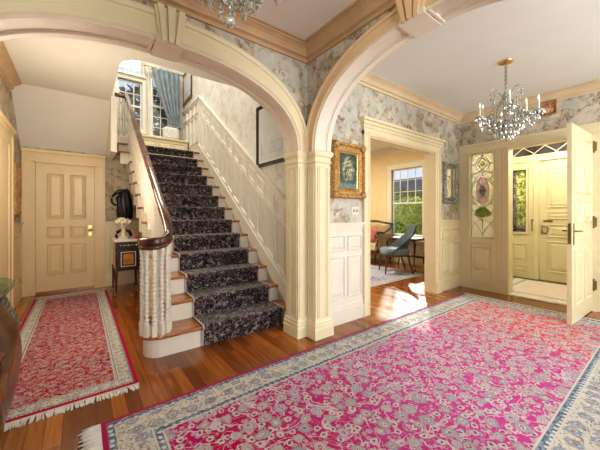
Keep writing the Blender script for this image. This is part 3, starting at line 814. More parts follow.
for n in range(2, 13):
    y0 = Y1+(n-1)*RUN
    for j, off in enumerate((.045, .135, .225)):
        y = y0+off; baluster(.715, y, RISE*n, zn(y)+.82, (0, 1, 2)[j])
for k in range(6): baluster(.47+k*.042, 6.23, 2.60, 3.43, (0, 1)[k % 2])
mb = MB(LM); mb.lathe([(.045, 0), (.045, .10), (.03, .12), (.04, .2), (.03, .3), (.022, .6), (.034, .68), (.03, .80)], (.575, 2.985, .2), 12); mb.build('newel_post', M['ivory'], st)

# carpet runner
cr = thing('stair_carpet', 'dark patterned carpet runner going up the middle of the stairs', 'carpet', O)
x0, x1 = .95, 1.90
T = .012
pth = []
def add(p): pth.append(p)
add((Y1+.030-.0, .0+.004)); add((Y1+.012, .10)); add((Y1+.010, .165)); add((Y1-.010, .175))
for n in range(1, 13):
    y0 = Y1+(n-1)*RUN; z = RISE*n
    if n == 1: y0n = 2.83
    else: y0n = y0
    if n > 1: add((y0+.024, z-.035)); add((y0-.008, z-.03))
    add((y0n-.014, z-.014)); add((y0n-.004, z+.006)); add((y0n+.02, z+.010)); add((y0+RUN+.018, z+.010))
add((6.205, 2.37+.17)); add((6.182, 2.575)); add((6.18, 2.600)); add((6.20, 2.612)); add((6.60, 2.612))
pth[0] = (2.852, .004); pth[1] = (2.850, .10); pth[2] = (2.846, .160); pth[3] = (2.822, .172)
mb = MB(LM)
vs = [(x, y, z) for (y, z) in pth for x in (x0, x1)]
mb.raw(vs, [(2*i, 2*i+1, 2*i+3, 2*i+2) for i in range(len(pth)-1)])
o = mb.build('carpet_pile', M['runner'], cr); so = o.modifiers.new('s', 'SOLIDIFY'); so.thickness = .004; so.offset = 0
for xe in (x0, x1-.016):
    mb = MB(LM); vs = [(x, y-.004, z+.004) for (y, z) in pth for x in (xe, xe+.016)]
    mb.raw(vs, [(2*i, 2*i+1, 2*i+3, 2*i+2) for i in range(len(pth)-1)])
    o = mb.build('edging', M['stripe_edge'], cr); so = o.modifiers.new('s', 'SOLIDIFY'); so.thickness = .004; so.offset = 0

# stair wall, wainscot
struct(wall('y', 2.05, 2.17, 2.62, 7.5, 0, 6.2), 'wall_stair', M['paper_soft'])
zs = lambda y: zn(y)
mapSS = lambda a, o, z: (2.05-o, a, max(z+zn(a), .0))
mb = MB(mapSS)
ys, ye = 2.66, 6.27
mb.box(ys, ye, 0, .012, -.05, 1.16)
mb.box(ys, ye, 0, .050, 1.165, 1.20); mb.box(ys, ye, 0, .034, 1.13, 1.165); mb.box(ys, ye, 0, .020, 1.10, 1.13)
y = ys+.06
while y+.20 < ye:
    mb.panel(y, y+.20, .88, 1.06, .012, .018, .014, False)
    mb.panel(y, y+.20, .22, .84, .012, .018, .014, False)
    y += .262
mb.box(ys, ye, 0, .034, -.10, .13); mb.box(ys, ye, 0, .042, .13, .155)
struct(mb, 'trim_20', M['ivory'])
mb = MB(mapS)
mb.box(6.27, 7.49, 0, .012, 2.6, 3.79); mb.box(6.25, 7.49, 0, .045, 3.78, 3.82); mb.box(6.27, 7.49, 0, .03, 3.74, 3.78); mb.box(6.24, 6.30, 0, .03, 2.6, 3.83)
mb.box(6.27, 7.49, 0, .03, 2.6, 2.8)
for k in range(4): mb.panel(6.34+k*.28, 6.56+k*.28, 3.50, 3.70, .012, .02, .014, False); mb.panel(6.34+k*.28, 6.56+k*.28, 2.86, 3.42, .012, .02, .014, False)
struct(mb, 'trim_21', M['ivory'])

# window wall at the landing
struct(wall('x', 7.5, 7.62, -.85, 2.17, 2.4, 6.2, [(.66, 1.13, 3.20, 4.30), (.66, 1.13, 4.46, 5.05), (1.34, 1.72, 3.10, 4.60)]), 'wall_landing', M['paper_soft'])
def window(name, mp, a0, a1, z0, z1, cols, rows, meet=True, frame='ivory', cas=.10, up=None):
    r = empty(name, (0, 0, 0), kind='structure')
    mb = MB(mp)
    mb.ringframe(a0-cas, a1+cas, z0-cas*.5, z1+cas, [(0, 0), (0, .035), (.02, .045), (.03, .03), (cas-.015, .025), (cas, .0), (cas, -.05)])
    mb.box(a0-cas-.02, a1+cas+.02, 0, .07, z0-cas*.5-.03, z0-cas*.5+.01)
    mb.build('window_casing', M[frame], r)
    mb = MB(mp); w = .03
    mb.ringframe(a0-.002, a1+.002, z0-.002, z1+.002, [(0, -.075), (0, -.035), (w, -.035), (w, -.075)])
    zm = (z0+z1)/2
    if meet: mb.box(a0, a1, -.075, -.030, zm-.018, zm+.018)
    zl, zh = (zm if up else z0), z1
    for i in range(1, cols): a = a0+(a1-a0)*i/cols; mb.box(a-.007, a+.007, -.068, -.045, zl, zh)
    for i in range(1, rows): z = zl+(zh-zl)*i/rows; mb.box(a0, a1, -.068, -.045, z-.007, z+.007)
    mb.build('sash', M['white'], r)
    mb = MB(mp); mb.box(a0, a1, -.060, -.056, z0, z1); mb.build('pane', M['glass'], r)
    return r
window('window_1', mapN, .66, 1.13, 3.20, 4.30, 3, 4, True, 'ivory', .09)
window('window_2', mapN, .66, 1.13, 4.46, 5.05, 3, 2, False, 'ivory', .06)
window('window_3', mapN, 1.34, 1.72, 3.10, 4.60, 2, 6, True, 'ivory', .09)
# curtain
ct = thing('drape', 'blue-grey drape gathered to the right at the landing window', 'curtain', (1.75, 7.33, 3.03))
mb = MB(); rings = []
H = 1.62
for i in range(25):
    t = i/24; z = H*(1-t)
    wl = -.46+(.44)*(min(1, t/.80))**1.4; wr = .17-.02*t
    if t > .8: wl = -.02-.06*(t-.8)*5; wr = .15
    row = []
    for j in range(49):
        s = j/48; row.append((wl+(wr-wl)*s, .055*math.sin(s*PI*11+t*1.5)*(1-.45*t)-.03, z))
    rings.append(row)
mb.loft(rings, closed=False, cap=False)
o = mb.build('drape_cloth', M['curtain'], ct); so = o.modifiers.new('s', 'SOLIDIFY'); so.thickness = .006
mb = MB(); mb.tube([(-.06, -.08, .34), (.06, -.10, .29), (.17, -.06, .34)], .022, 8); mb.build('tieback', M['curtain'], ct)
mb = MB(); mb.tube([(-.60, 0, H), (.24, 0, H)], .014, 8); mb.ball((-.61, 0, H), .03); mb.build('curtain_rod', M['brass'], ct)
# window seat
ws = thing('window_seat', 'low cream panelled window seat on the stair landing', 'bench', (1.5, 7.0, 2.6))
mb = MB(); mb.box(-.50, .50, 0, .48, 0, .36); mm = MB(lambda a, o, z: (a, -o, z)); 
for k in range(3): mm.panel(-.45+k*.31, -.17+k*.31, .06, .30, 0, .018, .012)
k0 = len(mb.v); mb.v += mm.v; mb.f += [tuple(i+k0 for i in f) for f in mm.f]; mb.sm += mm.sm
mb.build('seat_box', M['cream'], ws)
mb = MB(); mb.box(-.52, .52, -.03, .48, .36, .40); mb.build('seat_top', M['cream'], ws, bevel=.008)
def cushion(name, mat, w, h, d, label, cat, loc, rot):
    mb = MB(); rings = []
    for k in range(7):
        t = -1+2*k/6; s = max(.05, (1-abs(t)**2.4))**.5; ring = []
        for j in range(24):
            a = 2*PI*j/24; c, sn = math.cos(a), math.sin(a)
            m = .55+.45*s
            ring.append((w/2*m*math.copysign(abs(c)**.45, c), t*d/2, h/2*m*math.copysign(abs(sn)**.45, sn)))
        rings.append(ring)
    mb.loft(rings)
    o = mb.build(name, mat, None, loc=loc); o.rotation_euler = rot; tag(o, label, cat); return o
cushion('cushion', M['whitecush'], .36, .30, .14, 'white cushion leaning on the landing window seat beneath the drape', 'cushion', (1.68, 7.17, 3.155), (.0, .0, 0))

# ------------------------------------------------------------------ pictures
def picture(name, label, cat, loc, rz, w, h, fw, depth, fmat, cmat, extra=None, inner=None):
    """frame in the local xz plane, facing -y, back at y=0"""
    r = thing(name, label, cat, loc, rz)
    mb = MB(lambda a, o, z: (a, -o, z))
    mb.ringframe(-w/2, w/2, -h/2, h/2, [(0, 0), (0, depth*.6), (fw*.10, depth), (fw*.30, depth*.95), (fw*.42, depth*.6), (fw*.75, depth*.5), (fw*.82, depth*.65), (fw*.92, depth*.6), (fw, depth*.35), (fw, 0)])
    if extra: extra(mb, w, h, fw, depth)
    mb.build('frame', fmat, r)
    mb = MB(lambda a, o, z: (a, -o, z)); mb.box(-w/2+fw, w/2-fw, .002, depth*.3, -h/2+fw, h/2-fw); mb.build('picture_canvas' if cmat is not M['mirror'] else 'mirror_pane', cmat, r)
    if inner:
        mb = MB(lambda a, o, z: (a, -o, z)); mb.ringframe(-w/2+fw, w/2-fw, -h/2+fw, h/2-fw, [(0, 0), (0, depth*.45), (inner, depth*.40), (inner, depth*.3)]); mb.build('slip', M['ivory'] if fmat is M['black'] else M['brass'], r)
    return r
def carve(mb, w, h, fw, depth):
    for sx in (-1, 1):
        for sz in (-1, 1):
            mb.ball((sx*(w/2-fw*.35), depth*.7, sz*(h/2-fw*.35)), fw*.42, 8, 6)
    n = 9
    for i in range(1, n):
        a = -w/2+w*i/n
        for sz in (-1, 1): mb.ball((a, depth*.75, sz*(h/2-fw*.22)), fw*.2, 6, 4)
    n = 13
    for i in range(1, n):
        z = -h/2+h*i/n
        for sx in (-1, 1): mb.ball((sx*(w/2-fw*.22), depth*.75, z), fw*.2, 6, 4)
picture('painting', 'flower still life in a wide carved gold frame above the light switch', 'painting', (2.585, 2.468, 1.82), 0, .545, .665, .115, .06, M['gold'], M['stilllife'], carve, .012)
picture('wall_mirror', 'small mirror in an ornate tarnished silver frame beside the entry screen', 'mirror', (5.12, 2.468, 1.83), 0, .46, .70, .10, .05, M['silver'], M['mirror'], carve, .01)
picture('print', 'large pale architectural print in a thin black frame on the staircase wall', 'picture', (2.048, 3.33, 2.39), -PI/2, .76, .86, .050, .035, M['black'], M['sketch'], None, .03)
picture('print', 'narrow framed picture on the upper landing wall right of the drape', 'picture', (2.048, 7.16, 4.34), -PI/2, .72, .74, .045, .03, M['darkwood'], M['sketch'], None, .05)
picture('miniature', 'tiny gilt-framed portrait high over the entry screen, touching the cornice', 'painting', (5.518, 1.2, 2.86), -PI/2, .17, .20, .028, .03, M['gold'], M['portrait'])
picture('print', 'narrow gilt-framed picture beside the closed cream door', 'picture', (-.748, 5.86, 1.66), PI/2, .44, .74, .06, .03, M['gold'], M['portrait'])

# light switch
sw = thing('light_switch', 'cream double light switch plate under the gold-framed painting', 'switch', (2.725, 2.47, 1.29))
mb = MB(); mb.box(-.062, .062, -.006, 0, 0, .10); mb.build('switch_plate', M['slateplastic'], sw, bevel=.002)
for s in (-1, 1):
    mb = MB(); mb.box(s*.026-.007, s*.026+.007, -.014, -.006, .036, .064); mb.build('toggle', M['hinge'], sw)

# ------------------------------------------------------------------ entry door (open) and sidelight
dl = empty('door_2', (5.49, .765, 0), 0, kind='structure')
ang = math.atan2(.808-.765, 4.55-5.49)
dl.rotation_euler = (0, 0, ang)
Lw = .945
def merged(mb, mm):
    k0 = len(mb.v); mb.v += mm.v; mb.f += [tuple(i+k0 for i in f) for f in mm.f]; mb.sm += mm.sm
mb = MB(); mb.box(0, Lw, -.022, .022, .012, 2.36)
for sgn in (1, -1):
    mm = MB(lambda a, o, z: (a, sgn*(.022+o), z))
    for a0, a1 in ((.11, .43), (.53, .85)):
        mm.panel(a0, a1, 1.55, 2.24, 0, .02, .012); mm.panel(a0, a1, .93, 1.46, 0, .02, .012) if False else None
        mm.panel(a0, a1, .22, .86, 0, .02, .012)
        mm.panel(a0, a1, 1.20, 1.46, 0, .02, .012)
    merged(mb, mm)
mb.build('door_leaf', M['ydoor'], dl)
for z in (.35, 1.19, 2.20):
    mb = MB(); mb.box(-.012, .008, .026, .062, z-.06, z+.06); mb.tube([(-.002, .034, z-.08), (-.002, .034, z+.08)], .011); mb.build('hinge', M['hinge'], dl)
for sgn in (1, -1):
    mb = MB(); mb.box(Lw-.085, Lw-.050, sgn*.022, sgn*.028, .94, 1.19)
    mb.tube([(Lw-.067, sgn*.024, 1.10), (Lw-.067, sgn*.075, 1.10), (Lw-.10, sgn*.080, 1.10), (Lw-.17, sgn*.078, 1.095)], .009); mb.build('door_lever', M['hinge'], dl)
mb = MB(); mb.box(Lw, Lw+.003, -.014, .014, .95, 1.19); mb.build('lock_plate', M['hinge'], dl)

def arc(c, r, a0, a1, n=14, sx=1.0): return [(c[0]+r*sx*math.cos(a0+(a1-a0)*i/n), c[1]+r*math.sin(a0+(a1-a0)*i/n)) for i in range(n+1)]
def leaded(parent, mp, a0, a1, z0, z1, lw=.005):
    """clear pane, coloured pieces and lead cames"""
    w, h = a1-a0, z1-z0; ca = (a0+a1)/2
    mb = MB(mp); mb.box(a0, a1, -.032, -.028, z0, z1); mb.build('clear_pane', M['sg_clear'], parent)
    def fan(pts, mat, o=-.026):
        mb = MB(mp); n = len(pts); mb.raw([(p[0], o, p[1]) for p in pts]+[(p[0], o-.001, p[1]) for p in pts], [tuple(range(n)), tuple(range(n, 2*n))[::-1]]); return mb.build('coloured_pane', M[mat], parent)
    Z = lambda t: z0+h*t
    ell = lambda cz, ra, rz, n=28: [(ca+ra*math.cos(2*PI*i/n), cz+rz*math.sin(2*PI*i/n)) for i in range(n)]
    fan(ell(Z(.56), w*.27, h*.155), 'sg_pink', -.0265)
    fan([(ca, Z(.49)), (ca+w*.17, Z(.56)), (ca, Z(.63)), (ca-w*.17, Z(.56))], 'sg_purple', -.025)
    fan([(ca, Z(.24)), (ca+w*.40, Z(.27)), (ca+w*.26, Z(.34)), (ca, Z(.37)), (ca-w*.26, Z(.34)), (ca-w*.40, Z(.27))], 'sg_green', -.0265)
    fan([(ca, Z(.83)), (ca+w*.12, Z(.88)), (ca, Z(.93)), (ca-w*.12, Z(.88))], 'sg_yellow', -.025)
    L = []
    L.append(ell(Z(.56), w*.47, h*.19)+[ell(Z(.56), w*.47, h*.19)[0]])
    L.append(ell(Z(.56), w*.27, h*.155)+[ell(Z(.56), w*.27, h*.155)[0]])
    L.append([(ca, Z(.47)), (ca+w*.20, Z(.56)), (ca, Z(.65)), (ca-w*.20, Z(.56)), (ca, Z(.47))])
    L.append(ell(Z(.56), w*.12, h*.028)+[ell(Z(.56), w*.12, h*.028)[0]])
    # four-point star in a circle at the top
    cz = Z(.88)
    for sx in (-1, 1):
        for sz in (-1, 1):
            q = [(ca+sx*w*.48*(math.cos(t*PI/2/8)-1)+sx*w*.48*0+sx*w*.48, cz+sz*h*.115*(1-math.sin(t*PI/2/8))*1.0) for t in range(9)]
            q = [(ca+sx*w*.48*(1-math.sin(t*PI/16)), cz+sz*h*.115*(1-math.cos(t*PI/16))) for t in range(9)]
            L.append(q)
    L.append([(ca, Z(.81)), (ca+w*.22, cz), (ca, Z(.95)), (ca-w*.22, cz), (ca, Z(.81))])
    # lower fan of leaves and arcs
    for k in (-1, 1):
        L.append([(ca, Z(.20)), (ca+k*w*.30, Z(.26)), (ca+k*w*.48, Z(.36))])
        L.append([(ca, Z(.20)), (ca+k*w*.22, Z(.30)), (ca+k*w*.12, Z(.37))])
        L.append([(ca+k*w*.48*math.cos(t*PI/16), Z(.04)+h*.18*math.sin(t*PI/16)) for t in range(9)])
        L.append([(ca+k*w*.48, Z(.22)), (ca+k*w*.25, Z(.15)), (ca, Z(.04))])
        L.append([(ca+k*w*.48, Z(.75)), (ca+k*w*.2, Z(.78)), (ca, Z(.81))])
    for k in (-1, 1):
        L.append([(ca+k*w*.48*(math.sin(t*PI/10)), Z(.74)-h*.36*t/10) for t in range(11)])
        L.append([(ca+k*w*.30*(math.sin(t*PI/10)), Z(.98)-h*.22*t/10) for t in range(11)])
        L.append([(ca+k*w*.48*(1-math.sin(t*PI/10)), Z(.74)-h*.36*t/10) for t in range(11)])
        L.append([(ca, Z(.37)), (ca+k*w*.32, Z(.40)), (ca+k*w*.48, Z(.46))])
    L.append([(ca, Z(0)), (ca, Z(.20))]); L.append([(a0, Z(.765)), (ca, Z(.79)), (a1, Z(.765))])
    L.append([(a0+.012, z0+.012), (a1-.012, z0+.012), (a1-.012, z1-.012), (a0+.012, z1-.012), (a0+.012, z0+.012)])
    mb = MB()
    for q in L: mb.tube([mp(a, -.022, z) for a, z in q], lw, 6)
    mb.build('lead_cames', M['lead'], parent)
sl = empty('window_4', (0, 0, 0), kind='structure'); leaded(sl, mapD, 1.922, 2.288, .887, 2.343, .005)

# ------------------------------------------------------------------ vestibule
struct(wall('x', 2.36, 2.47, 5.66, 7.1, -.02, CEIL), 'wall_vestibule_left', M['cream'])
struct(wall('x', .20, .32, 5.66, 7.1, -.02, CEIL), 'wall_vestibule_right', M['cream'])
mb = MB(); mb.box(5.6, 7.2, .2, 2.47, CEIL, CEIL+.1); struct(mb, 'ceiling', M['ceiling'])
struct(wall('y', 7.10, 7.22, .20, 2.47, 0, CEIL+.1, [(.72, 1.70, -.01, 2.33), (1.91, 2.14, .94, 2.18), (.72, 2.20, 2.44, 2.86)]), 'wall_front', M['ydoor'])
mb = MB(); mb.box(5.66, 7.1, .32, 2.36, 0, .006); struct(mb, 'floor', M['vestfloor'])
mb = MB(); mb.box(5.47, 5.70, .70, 1.72, 0, .016); struct(mb, 'trim_22', M['white_stone'])
mt = MB(); mt.box(5.72, 7.0, .50, 2.18, .006, .018); o = mt.build('vestibule_mat', M['mat']); tag(o, 'pale pink mat with grey striped border on the vestibule floor', 'mat')
mapF = lambda a, o, z: (7.10-o, a, z)
mb = MB(mapF); mb.box(1.70, 1.86, 0, .03, 0, 2.329); mb.box(.56, .72, 0, .03, 0, 2.329); mb.box(.4, 2.36, 0, .035, 2.33, 2.44); mb.box(.4, 2.36, 0, .05, 2.42, 2.45)
mb.box(1.775, 1.785, .03, .045, 0, 2.33); mb.panel(1.90, 2.16, .34, .70, 0, .02, .014); mb.panel(1.90, 2.16, .12, .26, 0, .014, .012)
mb.ringframe(1.87, 2.18, .90, 2.22, [(0, 0), (0, .025), (.03, .03), (.04, 0), (.04, -.06)])
mb.box(1.86, 2.36, 0, .03, 0, .08)
struct(mb, 'trim_23', M['ydoor'])
mb = MB(); mb.box(7.02, 7.12, .6, 2.36, .006, .03); struct(mb, 'trim_24', M['hinge'])
fd = empty('door_3', (7.12, .72, 0), kind='structure')
mb = MB(); mb.box(0, .045, 0, .98, .03, 2.33)
mm = MB(lambda a, o, z: (-o, a, z))
for (a0, a1, z0, z1) in ((.13, .86, 1.42, 2.17), (.13, .86, 1.20, 1.34), (.13, .86, .86, 1.10), (.13, .86, .20, .78)):
    mm.panel(a0, a1, z0, z1, 0, .022, .014)
merged(mb, mm); mb.build('door_leaf', M['ydoor'], fd)
mb = MB(); mb.box(-.012, 0, .78, .92, 1.145, 1.185); mb.build('mail_slot', M['hinge'], fd)
mb = MB(); mb.tube([(-.01, .935, 1.08), (-.03, .935, 1.06), (-.04, .935, 1.0), (-.03, .935, .93), (-.01, .935, .91)], .010); mb.ball((-.02, .935, 1.07), .018)
pts = [(-.018, .89+.045*math.sin(2*PI*i/16)*(1-.3*math.cos(2*PI*i/16)), .995-.07*math.cos(2*PI*i/16)) for i in range(17)]; mb.tube(pts, .009)
mb.build('knocker', M['hinge'], fd)
mb = MB(mapF); 
mb.tube([mapF(1.80, .03, 1.19), mapF(1.80, .06, 1.17), mapF(1.80, .06, .98), mapF(1.80, .03, .95)], .008) if False else None
mb = MB(); mb.tube([(-.05, 1.075, 1.19), (-.085, 1.075, 1.17), (-.085, 1.075, .99), (-.05, 1.075, .97)], .009); mb.ball((-.06, 1.075, 1.18), .022); mb.build('pull_handle', M['hinge'], fd)
sl = empty('window_5', kind='structure')
mb = MB(mapF); mb.box(1.91, 2.14, -.05, -.045, .94, 2.18); mb.build('coloured_pane', M['sg_yellow'], sl)
mb = MB(mapF); mb.box(2.08, 2.14, -.044, -.040, .94, 2.18); mb.box(1.91, 2.14, -.044, -.040, .94, 1.06); mb.build('lilac_pane', M['sg_lilac'], sl)
mb = MB()
for cz in (1.15, 1.42, 1.69, 1.96):
    mb.tube([mapF(2.025+.09*math.cos(2*PI*i/20), -.035, cz+.135*math.sin(2*PI*i/20)) for i in range(21)], .004, 5)
    mb.tube([mapF(a, -.035, z) for a, z in ((2.025, cz-.13), (2.08, cz), (2.025, cz+.13), (1.97, cz), (2.025, cz-.13))], .004, 5)
mb.tube([mapF(2.08, -.035, .94), mapF(2.08, -.035, 2.18)], .004, 5); mb.build('lead_cames', M['lead'], sl)
tw = empty('window_6', kind='structure')
mb = MB(mapF); mb.box(.72, 2.20, -.06, -.055, 2.44, 2.86); mb.build('transom_pane', M['sg_dark'], tw)
mb = MB()
for k in range(-4, 6):
    c0 = 1.45+k*.34
    mb.tube([mapF(max(.72, min(2.2, c0+.75*(i/12)-.375)), -.045, 2.46+.40*(math.sin(i/12*PI/2))) for i in range(13)], .009, 6)
    mb.tube([mapF(max(.72, min(2.2, c0-.75*(i/12)+.375)), -.045, 2.46+.40*(math.sin(i/12*PI/2))) for i in range(13)], .009, 6)
mb.build('lead_cames', M['whitelead'], tw)

# ------------------------------------------------------------------ sitting room
struct(wall('y', 6.85, 6.97, 2.62, 7.3, 0, 3.2, [(3.96, 4.86, .68, 2.50)]), 'wall_window_side', M['yellow'])
struct(wall('x', 7.1, 7.2, 2.1, 6.97, 0, 3.2), 'wall_far', M['yellow'])
struct(wall('y', 2.17, 2.2, 2.62, 7.1, 0, 3.2), 'wall_inner', M['yellow'])
mb = MB(); mb.box(2.17, 6.97, 2.62, 7.2, 3.12, 3.25); struct(mb, 'ceiling', M['white'])
mb = MB(); mb.sweep([(2.2, 7.1), (6.85, 7.1), (6.85, 2.62)], crown_prof(1.0, 3.12)); struct(mb, 'trim_25', M['ivory'])
window('window_7', mapW, 3.96, 4.86, .68, 2.50, 4, 3, True, 'cream', .17, up=True)
mb = MB(mapW); mb.box(2.62, 7.1, 0, .012, 0, .62); base(mb, 2.62, 7.1, .20)
for k in range(6): mb.panel(2.75+k*.62, 3.27+k*.62, .27, .54, .012, .02, .012)
struct(mb, 'trim_26', M['cream'])
# rug
def rug(name, label, cx, cy, hx, hy, mat, rt=.011, z=0.0, fr=None, flen=.08):
    r = thing(name, label, 'rug', (cx, cy, z+.001))
    mb = MB(); mb.box(-hx, hx, -hy, hy, 0, rt); mb.build('rug_pile', mat, r, bevel=.004)
    for side in (fr or ()):
        mb = MB(); rnd = random.Random(3)
        L = hy if side in ('-x', '+x') else hx
        n = int(2*L/.009)
        for i in range(n):
            a = -L+2*L*(i+.5)/n; w = .0056; l = flen*(.75+.35*rnd.random()); k = .020*(rnd.random()-.5)+.012*math.sin(i*.35)
            p = [(a, 0, .007), (a+k*.5, l*.5, .008), (a+k, l, .003)]
            def tr(q):
                u, v, zz = q
                return {'-x': (-hx-v, u, zz), '+x': (hx+v, u, zz), '-y': (u, -hy-v, zz), '+y': (u, hy+v, zz)}[side]
            mb.tube([tr(q) for q in p], w, 4)
        f = mb.build('fringe', M['fringe'], r); f['kind'] = 'stuff'
    return r
rug('area_rug', 'large magenta floral wool rug with ivory and blue border under the arch', 2.55, 1.185, 2.45, .98, M['rug_big'], fr=('-x',), flen=.105)
mb = MB(); mb.box(4.985, 5.012, .21, 2.16, .0, .013)
bd = mb.build('binding', M['fringe'], bpy.data.objects['area_rug']); bd.location = (-2.55, -1.185, 0)
rug('runner_rug', 'long narrow red runner rug lying in front of the closed cream door', -.095, 4.235, .455, 1.715, M['rug_small'], fr=('-y', '+y'), flen=.075)
rug('area_rug', 'pale blue patterned rug under the grey chair in the sitting room', 4.66, 4.50, 1.24, 1.15, M['rug_lr'])

# slipper chair
def chair():
    r = thing('side_chair', 'slate grey upholstered side chair with tall curved back and dark legs', 'chair', (5.55, 3.88, .020), 0)
    r.rotation_euler = (0, 0, math.radians(143-90))   # local +y -> facing direction
    # local: +y front, back at -y
    mb = MB(); rings = []
    for z, s in ((.36, .93), (.38, 1.0), (.44, 1.0), (.475, .97), (.49, .86)):
        rings.append([(.25*s*math.copysign(abs(math.cos(t))**.5, math.cos(t)), .25*s*math.copysign(abs(math.sin(t))**.5, math.sin(t)), z) for t in [2*PI*i/24 for i in range(24)]])
    mb.loft(rings); mb.build('seat', M['seatfab'], r)
    # back with sides that sweep down to the seat
    mb = MB(); rings = []
    path = []
    for i in range(13):
        u = -1+2*i/12
        path.append(u)
    rows = []
    for j in range(13):
        t = j/12; z = .385+t*.575
        row = []
        for u in path:
            wrap = max(0.0, 1-t*1.45)
            x = u*(.25-.055*t)
            y = -.20-.16*t**1.3+abs(u)**3*(.34*wrap+.02)
            zz = z if True else z
            lim = .30+.66*min(1.0, 1.0-.0*abs(u))
            row.append((x, y, zz-abs(u)**4*.03*t))
        rows.append(row)
    front = rows; back = [[(x*1.03, y-.035, z) for x, y, z in row] for row in rows]
    for k in range(len(rows)): pass
    n = 13
    rings = [f+b[::-1] for f, b in zip(front, back)]
    mb.loft(rings); mb.build('backrest', M['greyfab'], r, bevel=.01)
    for sx in (-1, 1):
        mb = MB(); mb.tube([(sx*.21, .20, .37), (sx*.212, .215, .2), (sx*.215, .235, 0)], [.022, .018, .013], 8); mb.build('leg', M['darkwood'], r)
        mb = MB(); mb.tube([(sx*.20, -.20, .37), (sx*.20, -.23, .2), (sx*.205, -.30, 0)], [.022, .019, .014], 8); mb.build('leg', M['darkwood'], r)
    mb = MB(); mb.box(-.235, .235, -.235, .235, .335, .368); mb.build('seat_rail', M['darkwood'], r)
    return r
chair().scale = (1.13, 1.13, 1.09)
# occasional table
tb = thing('occasional_table', 'small dark carved table with curved legs beneath the sitting room window', 'table', (6.40, 4.13, 0), math.radians(3))
mb = MB(); mb.box(-.30, .30, -.40, .40, .70, .725); mb.build('tabletop', M['darkwood'], tb, bevel=.008)
mb = MB(); mb.box(-.26, .26, -.36, .36, .66, .70)
for k in range(8):
    mb.ball((-.262, -.315+k*.09, .655-.02*math.sin(k*PI/7*3)**2), .03, 8, 5)
mb.build('apron', M['darkwood'], tb)
for sx in (-1, 1):
    for sy in (-1, 1):
        mb = MB(); mb.tube([(sx*.23, sy*.33, .69), (sx*.27, sy*.37, .60), (sx*.26, sy*.36, .45), (sx*.23, sy*.33, .25), (sx*.23, sy*.33, .10), (sx*.26, sy*.37, .02), (sx*.28, sy*.39, 0)], [.026, .030, .022, .016, .014, .018, .02], 8)
        mb.build('leg', M['darkwood'], tb)
# settee
sf = thing('settee', 'plaid upholstered settee with carved dark frame by the sitting room wall', 'sofa', (6.36, 5.46, 0), 0)
sf.scale = (1, 1, 1.22)
mb = MB(); mb.box(-.36, .30, -.70, .90, .28, .44); mb.build('seat', M['plaid'], sf, bevel=.04)
mb = MB(); mb.box(.22, .38, -.70, .90, .40, .84); mb.build('backrest', M['plaid'], sf, bevel=.05)
mb = MB(); mb.tube([(.34, -.74, .84), (.34, -.2, .90), (.34, .4, .90), (.34, .9, .84)], .022, 8); mb.build('top_rail', M['darkwood'], sf)
for sy in (-.74, .92):
    mb = MB(); mb.tube([(.34, sy, .84), (.2, sy, .74), (-.05, sy, .66), (-.28, sy, .68), (-.38, sy, .66), (-.40, sy, .60), (-.34, sy, .57)], [.024, .024, .022, .026, .026, .022, .016], 8)
    mb.tube([(-.28, sy, .66), (-.30, sy, .5), (-.36, sy, .40)], .020, 8); mb.build('arm', M['darkwood'], sf)
    mb = MB(); mb.box(-.28, .26, sy-.012, sy+.012, .36, .64); mb.build('arm_panel', M['plaid'], sf)
mb = MB(); mb.box(-.38, .34, -.74, .92, .24, .30); mb.build('seat_rail', M['darkwood'], sf, bevel=.01)
for sx in (-.34, .30):
    for sy in (-.70, .88):
        mb = MB(); mb.tube([(sx, sy, .26), (sx-.02, sy, .16), (sx, sy, .06), (sx-.02, sy, 0)], [.03, .024, .016, .022], 8); mb.build('leg', M['darkwood'], sf)
cushion('cushion', M['redcush'], .40, .38, .14, 'red cushion leaning on the settee arm', 'cushion', (6.22, 5.10, .765), (.12, .3, -1.1))
cushion('cushion', M['whitecush'], .40, .34, .14, 'white cushion behind the red cushion on the settee', 'cushion', (6.30, 5.60, .765), (.1, -.1, -1.3))

# ------------------------------------------------------------------ small cabinet beside the stairs and statue
cb = thing('bedside_cabinet', 'small black and inlaid cabinet on tall tapered legs beside the stairs', 'cabinet', (.615, 5.60, 0), 0)
W, D = .175, .24
mb = MB(); mb.box(-W, W, -D, D, .40, .86); mb.build('case', M['darkwood'], cb, bevel=.004)
mb = MB(); mb.box(-W-.02, W+.02, -D-.02, D+.02, .865, .895); mb.box(-W-.012, W+.012, -D-.012, D+.012, .855, .866); mb.build('marble_top', M['tableglass'] if False else M['white_stone'], cb, bevel=.004)
mb = MB(); mb.box(-W+.012, W-.012, -D-.008, -D, .755, .845); mb.build('drawer', M['black'], cb)
mb = MB()
for k in range(5): mb.ball((-.11+k*.055, -D-.012, .80), .016, 8, 5)
mb.box(-.12, .12, -D-.012, -D-.006, .797, .803); mb.build('drawer_mount', M['brass'], cb)
mb = MB(); mb.box(-W+.02, W-.02, -D-.008, -D, .43, .735); mb.build('door', M['black'], cb)
mb = MB(lambda a, o, z: (a, -D-.008-o, z)); mb.ringframe(-.105, .105, .465, .70, [(0, 0), (0, .004), (.012, .004), (.012, 0)]); mb.build('inlay_border', M['porcelain'], cb)
mb = MB(lambda a, o, z: (a, -D-.008-o, z)); mb.box(-.072, .072, 0, .004, .50, .665); mb.build('inlay_panel', M['inlay'], cb)
mb = MB(); 
for z in (.56, .78): mb.box(-W-.006, -W, -D+.05, D-.05, z-.08, z+.05)
mb.build('side_panel', M['inlay'], cb)
mb = MB(lambda a, o, z: (-W-.006-o, a, z)); mb.ringframe(-D+.05, D-.05, .48, .61, [(0,0), (0,.003), (.012,.003), (.012,0)]); mb.build('side_inlay', M['porcelain'], cb)
